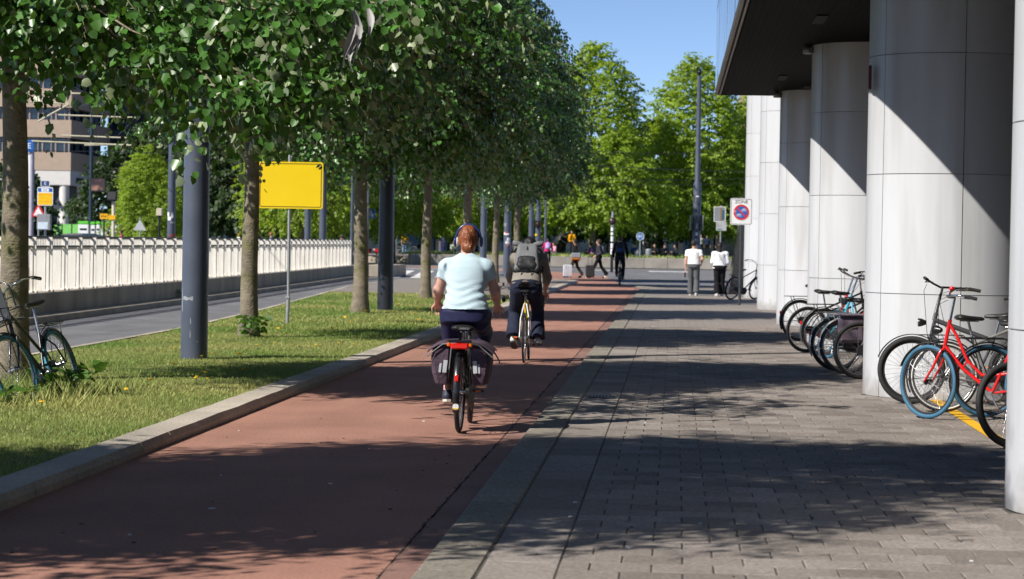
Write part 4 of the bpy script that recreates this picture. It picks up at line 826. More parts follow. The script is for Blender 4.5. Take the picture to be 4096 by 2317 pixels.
for i, (pts, lab) in enumerate((([(-26, 100, 6.9), (-20, 84, 6.2), (-18, 60, 6.6)], 'thin tram wire at the upper left'), ([(-28, 120, 6.6), (-21, 92, 5.9), (-17, 70, 6.2)], 'thin tram wire crossing the tan building'), ([(-30, 110, 5.4), (-14, 96, 4.9), (4, 140, 5.8)], 'thin wire low across the far green trees'), ([(-14, 140, 5.3), (-2, 140, 4.95), (8, 140, 5.3)], 'lower thin wire across the plane trees'), ([(-14, 141, 5.7), (-2, 141, 5.25), (8, 141, 5.6)], 'middle thin wire across the plane trees'), ([(-14, 142, 7.3), (-2, 142, 6.85), (8, 142, 7.1)], 'upper thin wire across the plane trees'))):
    mb = MB(); a, b, c = map(Vector, pts); mb.tube([a.lerp(b, k/5) for k in range(5)] + [b.lerp(c, k/5) for k in range(6)], .014, 5); mb.build('tram_wire', M_BLACK, label=lab, cat='wire', group='thin tram wires')
# ================================================================== BICYCLES
M_RUB = mat('tyre_rubber', (.022, .021, .021), .75, 0, .2, 20); M_TBLUE = mat('tyre_blue', (.045, .145, .235), .7, 0, .18, 14); M_TTEAL = mat('tyre_teal', (.06, .25, .36), .7, 0, .2, 14)
M_ALU = mat('aluminium', (.55, .55, .56), .25, .9, .08, 20); M_CHROME = mat('chrome', (.72, .72, .72), .08, 1, .05, 10); M_BLK = mat('bike_black', (.012, .012, .013), .3, 0, .15, 10, coat=.3)
M_BLKM = mat('bike_black_matt', (.020, .020, .021), .6); M_BRED = mat('bike_red', (.68, .012, .012), .22, 0, .06, 6, coat=.4); M_CYAN = mat('bike_cyan', (.02, .36, .52), .3, 0, .08, 6, coat=.3)
M_SILV = mat('bike_silver', (.42, .41, .39), .3, .6, .08, 8); M_GREYF = mat('bike_grey', (.055, .058, .062), .4, .1); M_BROWN = mat('bike_brown', (.06, .038, .026), .5); M_SADB = mat('saddle_black', (.016, .016, .016), .45); M_GRIP = mat('grip_black', (.018, .018, .018), .8)
M_REDL = mat('red_reflector', (.75, .012, .006), .15, 0, .05, 5, spec=.8); M_ORNG = mat('orange_reflector', (.85, .16, .01), .2); M_WALL = mat('white_wall', (.72, .71, .68), .6)
M_YFR = mat('race_yellow', (.78, .60, .02), .25, coat=.4); M_WFR = mat('race_white', (.74, .74, .72), .25, coat=.4); M_BFR = mat('race_blue', (.02, .10, .50), .25, coat=.4)
WH = {}
def wheel_meshes(Rw, rim, tyre, wall, fat):
    k = (Rw, rim.name, tyre.name, wall, fat)
    if k in WH: return WH[k]
    tr = .021*fat; a = MB(); a.ring((0, 0, 0), (1, 0, 0), Rw-2*tr-.006, .011, 44, 6); a.cyl((-.045, 0, 0), (.045, 0, 0), .018, 10); a.cyl((-.065, 0, 0), (.065, 0, 0), .007, 8); a.cyl((-.03, 0, 0), (-.025, 0, 0), .03, 12); a.cyl((.025, 0, 0), (.03, 0, 0), .03, 12)
    rm = a.mesh('wheel'); rm.materials.append(rim)
    b = MB(); b.ring((0, 0, 0), (1, 0, 0), Rw-tr, tr, 48, 10); tm = b.mesh('tyre'); tm.materials.append(tyre)
    c = MB()
    for i in range(32):
        an = 2*math.pi*i/32; a2 = an+.55*(1 if i % 4 < 2 else -1); x = .027 if i % 2 else -.027
        c.tube([(x, .028*math.cos(a2), .028*math.sin(a2)), (0, (Rw-2*tr-.006)*math.cos(an), (Rw-2*tr-.006)*math.sin(an))], .0016, 3, cap=False)
    sm = c.mesh('spokes'); sm.materials.append(M_ALU)
    wm = None
    if wall: d = MB(); [d.ring((sx*tr*.86, 0, 0), (1, 0, 0), Rw-tr*1.45, .008, 44, 5) for sx in (-1, 1)]; wm = d.mesh('white_wall'); wm.materials.append(M_WALL)
    WH[k] = (rm, tm, sm, wm); return WH[k]
def guard(mb, c, Rg, a0, a1, w=.028, n=22):
    """mudguard: arc in the y,z plane around c; angles from +y towards +z"""
    vs = []; m = 6
    for i in range(n+1):
        a = a0+(a1-a0)*i/n
        for j in range(m): q = -1+2*j/(m-1); r = Rg+.012*(1-q*q); vs.append((c[0]+w*q, c[1]+r*math.cos(a), c[2]+r*math.sin(a)))
    mb.add(vs, [(i*m+j, i*m+j+1, (i+1)*m+j+1, (i+1)*m+j) for i in range(n) for j in range(m-1)], 0, True)
def saddle_mesh(mb, y, z, L=.27, W=.2, T=.06, nose=.045):
    rings = []; n = 14; S = [(0, .62, .5), (.06, .93, .85), (.18, 1, 1), (.35, .9, .95), (.55, .5, .8), (.75, .26, .7), (.93, .2, .6), (1, .1, .3)]
    for t, w, h in S:
        hw = max(W/2*w, nose/2*(.5 if t == 1 else 1)); rings.append([Vector((hw*math.cos(2*math.pi*j/n), y-L*.45+L*t, z-T*.35+ (T*.5*h)*math.sin(2*math.pi*j/n)*(1 if math.sin(2*math.pi*j/n) > 0 else .7)+ .012*(1-t)*(1 if t < .2 else .3))) for j in range(n)])
    mb.loft(rings)
def bicycle(label, loc, rz, lean=0., group=None, frame='oma', fm=None, tyre=None, rim=None, Rw=.345, wb=1.1, steer=0., bar='oma', rack=True, guards='black', basket=None, saddle=True, case=True, light=True, crank=20., wall=False, fat=1., barm=None, tail=True, front_rack=False, sadh=.93, bell=None, name='bicycle', stand=False, tyre_f=None, twist=0., tall=0.):
    fm = fm or M_BLK; tyre = tyre or M_RUB; rim = rim or M_ALU; barm = barm or M_CHROME
    t = thing(name, label, 'bicycle', loc, 0, group, rot=(0, lean, rz)); race = frame == 'race'
    gm = {'black': M_BLK, 'silver': M_SILV, 'white': M_WFR, 'grey': M_GREYF, None: None}[guards]
    BB = Vector((0, .42 if race else .46, .275)); RA = Vector((0, 0, Rw)); FA = Vector((0, wb, Rw))
    SC = Vector((0, .25, .80)) if race else Vector((0, .29, .66)); HT = Vector((0, wb-.235, .82 if race else .93)); HB = Vector((0, wb-.185, .69)); ST = Vector((0, .235, sadh-.05)) if not race else Vector((0, .215, sadh-.05))
    ax = (HB-HT).normalized(); S = Matrix.Translation(HB) @ Matrix.Rotation(-R(steer), 4, -ax) @ Matrix.Translation(-HB)
    # frame
    mb = MB(); mb.tube([HT, HB], .019, 10)
    if frame == 'oma':
        c1 = [HT+(HB-HT)*.15, Vector((0, .80, .78)), Vector((0, .70, .56)), Vector((0, .56, .43)), Vector((0, .40, .44)), SC+Vector((0, -.02, -.2))]
        mb.tube([HB, Vector((0, .74, .48)), BB], .0165, 10); mb.tube(c1, .0145, 10); mb.cyl((0, .735, .50), (0, .70, .55), .008, 6)
    elif frame == 'mixte':
        mb.tube([HB, BB], .019, 10); mb.tube([HT+(HB-HT)*.2, SC+Vector((0, .01, -.22))], .016, 10)
    elif frame == 'ebike':
        mb.tube([HB, BB], .034, 12); mb.tube([HT+(HB-HT)*.3, SC], .026, 10); mb.ball(BB, (.06, .1, .09), 12, 8)
    else:
        mb.tube([HB, BB], .017, 10); mb.tube([HT+(HB-HT)*.12, SC], .015, 10)
    mb.tube([BB, SC], .0155, 10)
    for sx in (-1, 1):
        mb.tube([BB+Vector((sx*.03, -.03, 0)), Vector((sx*.06, .06, Rw-.01)), RA+Vector((sx*.062, 0, 0))], .0095, 8)
        mb.tube([SC+Vector((sx*.015, 0, -.02)), Vector((sx*.055, .12, (SC.z+Rw)/2+.02)), RA+Vector((sx*.062, 0, 0))], .0085, 8, mi=1 if race else 0)
    if race:
        for sx in (-1, 1): mb.tube([RA+Vector((sx*.062, 0, 0))*1, (RA+SC)*.5+Vector((sx*.056, -.02, -.06))], .0092, 8, mi=2)
    mb.build('frame', [fm, M_WFR, M_BFR] if race else fm, t)
    mb = MB(); mb.cyl(SC, ST, .0125, 10); mb.build('seat_post', M_ALU, t)
    if saddle: mb = MB(); saddle_mesh(mb, ST.y, sadh, .28 if not race else .26, .21 if not race else .15, .075 if not race else .05); sd = mb.build('saddle', M_SADB, t); mb = MB(); mb.tube([(-.02, ST.y-.08, sadh-.045), (-.02, ST.y+.1, sadh-.05)], .005, 6); mb.tube([(.02, ST.y-.08, sadh-.045), (.02, ST.y+.1, sadh-.05)], .005, 6); mb.build('saddle_rails', M_ALU, sd)
    # fork and front wheel
    mb = MB(); mb.tube([HB, HB+ax*.03], .017, 10)
    for sx in (-1, 1): mb.tube([HB+ax*.03, HB+ax*.05+Vector((sx*.042, 0, 0)), HB.lerp(FA, .6)+Vector((sx*.05, -.02, 0)), FA+Vector((sx*.055, 0, 0))], [.014, .014, .012, .009], 8)
    mb.xf(S); mb.build('fork', fm if frame != 'race' else M_WFR, t)
    for nm, A, Mx in (('rear_wheel', RA, None), ('front_wheel', FA, S)):
        rm, tm, sm, wm = wheel_meshes(Rw, rim, (tyre_f or tyre) if Mx else tyre, wall, fat); w = link(nm, rm, t); w.matrix_local = (Mx if Mx else Matrix()) @ Matrix.Translation(A); link('tyre', tm, w); link('spokes', sm, w)
        if wm: link('white_wall', wm, w)
    if gm:
        mb = MB(); guard(mb, RA, Rw+.012, R(30), R(206)); g = mb.build('rear_mudguard', gm, t)
        mb = MB(); [mb.tube([(sx*.028, (Rw+.016)*math.cos(R(a)), Rw+(Rw+.016)*math.sin(R(a))), (sx*.06, 0, Rw)], .003, 5) for sx in (-1, 1) for a in (185, 140)]; mb.build('stay', gm, g)
        mb = MB(); guard(mb, FA, Rw+.012, R(20), R(190)); mb.xf(S); mb.build('front_mudguard', gm, t)
    # crank, pedals, chain
    ca = R(crank); mb = MB()
    pe = []
    for sx, q in ((1, ca), (-1, ca+math.pi)):
        e = BB+Vector((sx*.075, .17*math.cos(q), .17*math.sin(q))); mb.tube([BB+Vector((sx*.06, 0, 0)), e], .009, 8); pe.append((e, sx))
    mb.cyl(BB-Vector((.065, 0, 0)), BB+Vector((.065, 0, 0)), .016, 10); mb.lathe([(.085, .045), (.085, .052)], 24, Matrix.Translation(BB) @ Matrix.Rotation(R(90), 4, 'Y')); ck = mb.build('crank', M_ALU, t)
    for e, sx in pe: mb = MB(); mb.box(e+Vector((sx*.055, 0, 0)), (.09, .065, .022), ch=.005); mb.box(e+Vector((sx*.055, -.034, 0)), (.05, .004, .014), mi=1); mb.build('pedal', [M_BLKM, M_ORNG], ck)
    mb = MB()
    if case:
        n = 12; out = []
        for i in range(n+1): a = R(-90+180*i/n); out.append((BB.y+.105*math.cos(a), BB.z+.105*math.sin(a)))
        for i in range(n+1): a = R(90+180*i/n); out.append((.0+.06*math.cos(a), Rw+.06*math.sin(a)))
        k = len(out); vs = [(.05, y, z) for y, z in out] + [(.078, y, z) for y, z in out]
        mb.add(vs, [tuple(range(k-1, -1, -1)), tuple(range(k, 2*k))] + [(i, (i+1) % k, k+(i+1) % k, k+i) for i in range(k)]); mb.build('chain_case', M_BLKM, t)
    else:
        mb.tube([(.048, BB.y, BB.z+.085), (.048, 0, Rw+.035)], .004, 5); mb.tube([(.048, BB.y, BB.z-.085), (.048, 0, Rw-.035)], .004, 5); mb.lathe([(.04, .044), (.04, .054)], 16, Matrix.Translation(RA) @ Matrix.Rotation(R(90), 4, 'Y')); mb.build('chain', M_GREYF, t)
    # handlebar
    mb = MB(); top = HT-ax*(.15+tall if not race else .06); S0 = S; S = S0 @ Matrix.Translation(HT) @ Matrix.Rotation(R(twist), 4, -ax) @ Matrix.Translation(-HT); mb.tube([HT, top], .0125, 10)
    if bar == 'oma': pr = [(.0, .0, .0), (.08, .05, .012), (.17, .055, .03), (.25, .01, .05), (.285, -.09, .05), (.29, -.21, .025)]; g0 = 4
    elif bar == 'flat': pr = [(0, .03, 0), (.12, .03, .02), (.22, .0, .03), (.32, -.05, .03)]; g0 = 2
    else: pr = [(0, .08, 0), (.12, .08, 0), (.20, .085, 0), (.21, .13, -.01), (.21, .17, -.06), (.21, .15, -.12), (.21, .09, -.145), (.21, .02, -.15)]; g0 = 3
    if race: mb.tube([top, top+Vector((0, .08, 0))], .0125, 8)
    gr = []
    for sx in (-1, 1):
        pts = [top+Vector((sx*x, y, z)) for x, y, z in pr]; mb.tube(pts, .0112, 8); gr.append(pts[g0:])
    mb.xf(S); hb = mb.build('handlebar', barm if not race else M_BLKM, t)
    for pts in gr: a = MB(); e = pts[-1]; s0 = pts[-2] if len(pts) > 1 else pts[0]; a.tube([s0.lerp(e, .15), e+(e-s0).normalized()*.01] if not race else pts, .0165 if not race else .0155, 10); a.xf(S); a.build('grip', M_GRIP, hb)
    a = MB()
    for sx in (-1, 1): p = top+Vector((sx*pr[g0][0], pr[g0][1], pr[g0][2])); a.tube([p, p+Vector((sx*.01, .03, -.02)), p+Vector((sx*.02, -.09 if not race else .06, -.03 if not race else -.09))], .005, 5)
    a.xf(S); a.build('brake_lever', M_ALU if barm == M_CHROME else M_BLKM, hb)
    a = MB(); a.tube([top+Vector((-.18, .05, .0)), top+Vector((-.12, .14, -.05)), HB+Vector((0, .06, .05)), HB+Vector((0, .03, -.05))], .003, 5); a.tube([top+Vector((.18, .05, .0)), top+Vector((.12, .15, -.04)), HT+Vector((0, .05, -.06)), Vector((0, .7, .62))], .003, 5); a.xf(S); a.build('brake_cable', M_BLKM, hb)
    if bell: a = MB(); a.ball(top+Vector((.19, .04, .06)), (.026, .026, .022), 12, 8); a.xf(S); a.build('bell', bell, hb)
    S = S0
    if rack:
        mb = MB(); z = 2*Rw+.055
        for sx in (-1, 1): mb.tube([(sx*.06, .17, z), (sx*.06, -.24, z), (sx*.035, -.27, z)], .006, 6); mb.tube([(sx*.06, -.15, z), RA+Vector((sx*.068, 0, 0))], .006, 6); mb.tube([(sx*.06, .17, z), SC+Vector((sx*.015, 0, -.0))], .005, 6)
        mb.tube([(0, .17, z), (0, -.27, z)], .005, 6); mb.tube([(-.06, .17, z), (.06, .17, z)], .006, 6); mb.tube([(-.04, -.27, z), (.04, -.27, z)], .006, 6); mb.tube([(-.06, -.03, z), (.06, -.03, z)], .005, 6); mb.build('rear_rack', gm or M_BLK, t)
    if tail and gm: mb = MB(); mb.box((0, -(Rw+.03)*math.cos(R(20)), Rw+(Rw+.03)*math.sin(R(20))), (.035, .02, .055), ch=.006); mb.build('tail_light', M_REDL, t)
    if light and not race: a = MB(); a.lathe([(.02, -.05), (.042, .0), (.045, .03), (.038, .035)], 14, Matrix.Translation(HB+Vector((0, .1, .14))) @ Matrix.Rotation(R(-90), 4, 'X')); a.xf(S); a.build('headlight', M_CHROME if light == 'chrome' else M_BLK, t)
    if front_rack:
        a = MB(); z = 2*Rw+.09; y0 = HB.y+.03
        for zz in (z, z+.11): a.tube([(-.2, y0, zz), (.2, y0, zz), (.2, y0+.36, zz), (-.2, y0+.36, zz)], .007, 6, closed=True)
        for i in range(7): a.tube([(-.18+.06*i, y0, z), (-.18+.06*i, y0+.36, z)], .004, 5)
        for sx in (-1, 1):
            a.tube([(sx*.17, y0+.3, z), FA+Vector((sx*.07, 0, 0))], .006, 6); a.tube([(sx*.2, y0+.36, z), (sx*.2, y0+.36, z+.11)], .006, 6); a.tube([(sx*.2, y0, z), (sx*.2, y0, z+.11)], .006, 6)
        if front_rack == 'hoop': a.tube([(-.16, y0+.02, z+.11), (-.15, y0+.0, z+.32), (-.10, y0, z+.38), (.10, y0, z+.38), (.15, y0, z+.32), (.16, y0+.02, z+.11)], .009, 8); a.tube([(-.155, y0, z+.22), (.155, y0, z+.22)], .006, 6)
        a.xf(S); fr_ = a.build('front_rack', gm or M_BLK, t)
        if front_rack == 'hoop': a = MB(); a.box((0, y0+.012, z+.2), (.13, .008, .36), ch=.003); a.xf(S); a.build('number_board', M_GREYF, fr_)
    if basket:
        a = MB(); z0 = .86; y0 = HT.y+.05
        for zz, k in ((z0+.02, .84), (z0+.12, .93), (z0+.24, 1)): a.tube([(-.18*k, y0+.02, zz), (.18*k, y0+.02, zz), (.18*k, y0+.28*k, zz), (-.18*k, y0+.28*k, zz)], .012 if k == 1 else .005, 6, closed=True)
        for i in range(9):
            x = -.15+.0375*i
            for yy, ky in ((y0+.02, 0), (y0+.235, .045)): a.tube([(x*.9, yy, z0+.02), (x, yy+ky, z0+.24)], .0045, 4)
        for i in range(6):
            y = y0+.05+.04*i
            for sx in (-1, 1): a.tube([(sx*.151, y, z0+.02), (sx*.18, y, z0+.24)], .0045, 4)
        a.box((0, y0+.13, z0+.02), (.3, .22, .008)); a.xf(S); a.build('basket', basket, t)
    if stand: a = MB(); a.tube([BB+Vector((-.03, -.06, 0)), (-.17, .30, .012)], .008, 6); a.build('kickstand', M_ALU, t)
    return t
GB = 'bicycles parked under the building'
PI = math.pi
# the ridden bicycles of the two cyclists
b_lady = bicycle('black city bicycle ridden by the person with headphones', (-1.78, 20.18, 0), R(0), R(.6), None, 'oma', M_BLK, wb=1.12, crank=159, rack=True, guards='black', sadh=.885, steer=-3)
mb = MB(); mb.box((.01, -.275, .735), (.15, .03, .05), ch=.012); rl = mb.build('rear_lamp', M_REDL, b_lady)
for sx in (-1, 1): mb = MB(); mb.box((.01+sx*.09, -.268, .748), (.03, .03, .036), ch=.008); mb.build('side_reflector', M_ORNG, rl)
mb = MB(); mb.box((.01, -.262, .775), (.20, .05, .022), ch=.008); mb.build('lamp_hood', M_BLK, rl)
plate('mudguard_sticker', rrect(.05, .05, .018), M_WHT, b_lady, (0, -.378, .24), .004); mb = MB(); mb.box((0, -.381, .225), (.044, .004, .010)); mb.build('yellow_label', M_YEL, b_lady)
text('saddle_lettering', 'DRESCO', .022, mat('print_grey', '#9a9a9a', .6), b_lady, (.012, .105, .868), FACE)
b_race = bicycle('yellow, white and blue racing bicycle ridden by the backpack cyclist', (-1.97, 31.94, 0), R(0), R(-.5), None, 'race', M_YFR, wb=1.0, Rw=.335, bar='drop', rack=False, guards=None, case=False, light=False, crank=-20, sadh=.955, fat=.68, steer=-2, tail=False)
# black bicycle leaning by the linden at the left
bicycle('black carrier bicycle with blue tyres leaning by the left linden trunk', (-5.76, 22.85, .03), R(173), R(19), None, 'mixte', M_BLK, tyre=M_TTEAL, crank=200, front_rack='hoop', light='chrome', steer=10, sadh=.97, guards='black')
# under the overhang, between the first two columns
bicycle('bright red step-through bicycle with blue tyres parked by the big column', (3.34, 22.15, ZP), R(64), R(-3), GB, 'oma', M_BRED, tyre=M_TBLUE, rim=M_BLKM, steer=22, bell=M_BRED, rack=True, crank=60, twist=38, tall=.06)
bicycle('dark grey electric bicycle with fat tyres and dark bars, closest to the big column', (3.5, 24.55, ZP), R(80), R(4), GB, 'ebike', M_GREYF, rim=M_BLKM, fat=1.35, bar='flat', barm=M_BLKM, steer=-10, twist=-50, tall=.12, crank=10, case=False, rack=False)
bicycle('silver bicycle with white-walled tyres parked rear first behind the red one', (2.62, 23.62, ZP), R(-84), R(-2), GB, 'diamond', M_SILV, wall=True, guards='black', crank=100, steer=8, case=False)
bicycle('black bicycle with blue tyres and a chrome basket, half hidden by the first column', (2.95, 23.05, ZP), R(-78), R(3), GB, 'diamond', M_BLK, tyre=M_TBLUE, rim=M_BLKM, basket=M_ALU, bell=mat('bell_dark_red', '#7a1414', .3), crank=140, steer=-8, twist=-35, tall=.06)
bicycle('black bicycle nearest the camera, one wheel showing beside the first column', (2.72, 19.45, ZP), R(-60), R(-7), GB, 'diamond', M_BLK, rim=M_BLKM, crank=20, guards=None, rack=False, fat=1.2)
bicycle('second black bicycle just behind the nearest one at the first column', (3.02, 19.9, ZP), R(-64), R(-5), GB, 'oma', M_BLK, rim=M_BLKM, crank=20, guards=None, rack=False)
# between the second and third columns
bicycle('grey bicycle with low rack, only its rear wheel showing behind the third column', (2.1, 40.6, ZP), R(-70), R(0), GB, 'diamond', M_SILV, guards='black')
bicycle('black bicycle with a thin tyre, leftmost wheel of the crowd of bicycles', (1.97, 36.2, ZP), R(-66), R(5), GB, 'diamond', M_BLK, rim=M_ALU, guards=None, rack=False, bar='flat', steer=20, tall=.1)
bicycle('dark bicycle with grey mudguard and flat carrier in the crowd of bicycles', (2.17, 35.3, ZP), R(-72), R(2), GB, 'diamond', M_GREYF, guards='grey', crank=120, steer=-12, tall=.1)
bicycle('red bicycle with blue tyres in the middle of the crowd of bicycles', (2.75, 34.9, ZP), R(28), R(14), GB, 'oma', M_BRED, tyre=M_TBLUE, rim=M_BLKM, steer=10, tall=.1)
bicycle('cyan blue bicycle with blue tyres in the crowd of bicycles', (2.8, 33.6, ZP), R(34), R(14), GB, 'oma', M_CYAN, tyre=M_TBLUE, rim=M_BLKM, steer=12, bell=M_CHROME, tall=.1)
bw1 = bicycle('silver bicycle with pale mudguards behind the nearest black wheel of the crowd', (2.08, 31.0, ZP), R(-76), R(-4), GB, 'diamond', M_SILV, guards='silver', wall=False, crank=100)
bw2 = bicycle('bicycle with white mudguards carrying the mauve pannier', (2.15, 30.3, ZP), R(-76), R(-2), GB, 'diamond', M_SILV, guards='white', crank=40, tall=.1)
bicycle('black bicycle with a knobbly tyre, nearest of the crowd beside the big column', (2.24, 29.15, ZP), R(-72), R(-4), GB, 'diamond', M_BLK, rim=M_ALU, guards=None, rack=False, fat=1.15, bell=mat('bell_bronze', '#6a5236', .25, .8))
bicycle('dark bicycle leaning against the last white column by the zone sign', (1.62, 70.0, ZP), R(-40), R(16), GB, 'diamond', M_BLK, guards='black')
bicycle('bicycle lying flat on the paving left of the backpack cyclist', (-5.55, 70.4, .16), R(-78), R(-82), None, 'diamond', M_SILV, guards=None, rack=False, light=False)
# ================================================================== PEOPLE (implicit surfaces, one continuous mesh per body and garment)
def nets(Fv, lo, h):
    ins = Fv < 0; nx, ny, nz = Fv.shape
    c = [ins[i:nx-1+i, j:ny-1+j, k:nz-1+k] for i in (0, 1) for j in (0, 1) for k in (0, 1)]; sm = sum(x.astype(np.int8) for x in c); act = (sm > 0) & (sm < 8)
    idx = np.full(act.shape, -1, np.int64); ii = np.argwhere(act); idx[act] = np.arange(len(ii)); V = np.zeros((len(ii), 3)); cnt = np.zeros(len(ii))
    off = [(i, j, k) for i in (0, 1) for j in (0, 1) for k in (0, 1)]
    for a in range(8):
        for b in range(a+1, 8):
            oa, ob = off[a], off[b]
            if sum(abs(p-q) for p, q in zip(oa, ob)) != 1: continue
            fa = Fv[ii[:, 0]+oa[0], ii[:, 1]+oa[1], ii[:, 2]+oa[2]]; fb = Fv[ii[:, 0]+ob[0], ii[:, 1]+ob[1], ii[:, 2]+ob[2]]; m = (fa < 0) != (fb < 0)
            t = np.where(m, fa/np.where(m, fa-fb, 1), 0); p = np.array(oa)[None] + t[:, None]*(np.array(ob)-np.array(oa))[None]; V += p*m[:, None]; cnt += m
    V = (ii + V/np.maximum(cnt, 1)[:, None])*h + np.array(lo)[None]; Q = []
    for ax in range(3):
        s0 = [slice(1, -1)]*3; s0[ax] = slice(0, -1); s1 = list(s0); s1[ax] = slice(1, None)
        A = ins[tuple(s0)]; B = ins[tuple(s1)]; e = np.argwhere(A != B)
        if not len(e): continue
        fl = A[tuple(e.T)]; o = e.copy()
        for q in range(3):
            if q != ax: o[:, q] += 1
        u, v = [(1, 2), (2, 0), (0, 1)][ax]; du = np.zeros(3, int); dv = np.zeros(3, int); du[u] = 1; dv[v] = 1
        g = lambda d: idx[tuple((o-d).T)]
        q = np.stack([g(du+dv), g(dv), g(0*du), g(du)], 1); q[~fl] = q[~fl][:, ::-1]; Q.append(q)
    return V, np.concatenate(Q)
def cap(P, a, b, ra, rb):
    a = np.array(a, float); b = np.array(b, float); ba = b-a; t = np.clip(((P-a)@ba)/max(ba@ba, 1e-9), 0, 1); return np.linalg.norm(P-a-t[..., None]*ba, axis=-1) - (ra+(rb-ra)*t)
def ell(P, c, r, M=None):
    q = P-np.array(c, float)
    if M is not None: q = q@np.array(M)
    r = np.array(r, float); k = np.linalg.norm(q/r, axis=-1); return (k-1)*r.min()*(.6+.4*np.minimum(k, 2))
def smin(a, b, k):
    h = np.clip(.5+.5*(b-a)/k, 0, 1); return b+(a-b)*h-k*h*(1-h)
def torso(P, st, side=(1, 0, 0)):
    """st: (center, half width, half depth)"""
    C = np.array([s[0] for s in st], float); ax = C[-1]-C[0]; L = np.linalg.norm(ax); ax /= L; sd = np.array(side, float); dp = np.cross(ax, sd); dp /= np.linalg.norm(dp); sd = np.cross(dp, ax)
    tt = (C-C[0])@ax; t = (P-C[0])@ax; tc = np.clip(t, tt[0], tt[-1]); q = P-C[0]; u = q@sd - np.interp(tc, tt, (C-C[0])@sd); v = q@dp - np.interp(tc, tt, (C-C[0])@dp)
    a = np.interp(tc, tt, [s[1] for s in st]); b = np.interp(tc, tt, [s[2] for s in st]); k = (np.abs(u/a)**2.3+np.abs(v/b)**2.3)**(1/2.3); d = (k-1)*np.minimum(a, b)
    e = np.maximum(tt[0]-t, t-tt[-1]); return np.where(e > 0, np.sqrt(np.maximum(d, 0)**2+e**2), d)
def polymesh(fn, pts, pad, h, name):
    pts = np.array(pts); lo = pts.min(0)-pad; hi = pts.max(0)+pad; n = np.ceil((hi-lo)/h).astype(int)+2
    G = np.stack(np.meshgrid(*[lo[i]+h*np.arange(n[i]) for i in range(3)], indexing='ij'), -1); Fv = fn(G.reshape(-1, 3)).reshape(n); V, Q = nets(Fv, lo, h); return V, Q
def hand(mb, w, d, n, curl, side, s=1., thumb_up=False):
    """w wrist, d finger direction, n palm normal (towards what is held), side +1 if thumb lies to the right of the fingers"""
    w = Vector(w); d = Vector(d).normalized(); n = Vector(n); n = (n-d*n.dot(d)).normalized(); x = d.cross(n).normalized()*side
    mb.ball(w+d*.045*s, (.5, .5, .5), 2, 2) if False else None
    rings = []
    for t, hw, ht in ((-.02, .024, .02), (.015, .034, .017), (.05, .041, .015), (.08, .041, .013), (.092, .036, .009)):
        c = w+d*t*s; rings.append([c+x*hw*s*math.cos(a)+n*ht*s*math.sin(a) for a in [2*math.pi*j/10 for j in range(10)]])
    mb.loft(rings)
    for k, (o, l) in enumerate(((.029, .068), (.010, .076), (-.010, .071), (-.029, .056))):
        p = w+d*.082*s+x*o*s; pts = [p]; dir_ = d.copy()
        for seg, (f, a) in enumerate(((.45, .5), (.32, .95), (.23, .8))):
            dir_ = (Matrix.Rotation(-curl*a*1.5, 3, d.cross(n)) @ dir_) if False else (dir_*math.cos(curl*a*1.25) + (n-dir_*n.dot(dir_)).normalized()*math.sin(curl*a*1.25) if (n-dir_*n.dot(dir_)).length > 1e-3 else (-d)); dir_.normalize(); p = p+dir_*l*f*s; pts.append(p)
        mb.tube(pts, [.0095*s, .0085*s, .008*s, .006*s], 7)
    p = w+d*.03*s+x*.03*s; q = p+(x*.75+d*.65)*.035*s+n*.008*s; r_ = q+(d*.8+n*.55*curl+x*.1)*.032*s; mb.tube([p, q, r_], [.012*s, .010*s, .007*s], 7)
SKIN = mat('skin_light', (.58, .33, .24), .5, 0, .08, 12); SKIN2 = mat('skin_tan', (.34, .17, .10), .5, 0, .08, 12); SKINP = mat('skin_flushed', (.64, .35, .27), .5, 0, .14, 6)
HAIRC = {}
def cloth(name, col, **k): return mat(name, col, k.pop('rough', .85), 0, k.pop('var', .1), k.pop('vs', 8), k.pop('bump', .25), k.pop('bs', 300), spec=.25, **k)
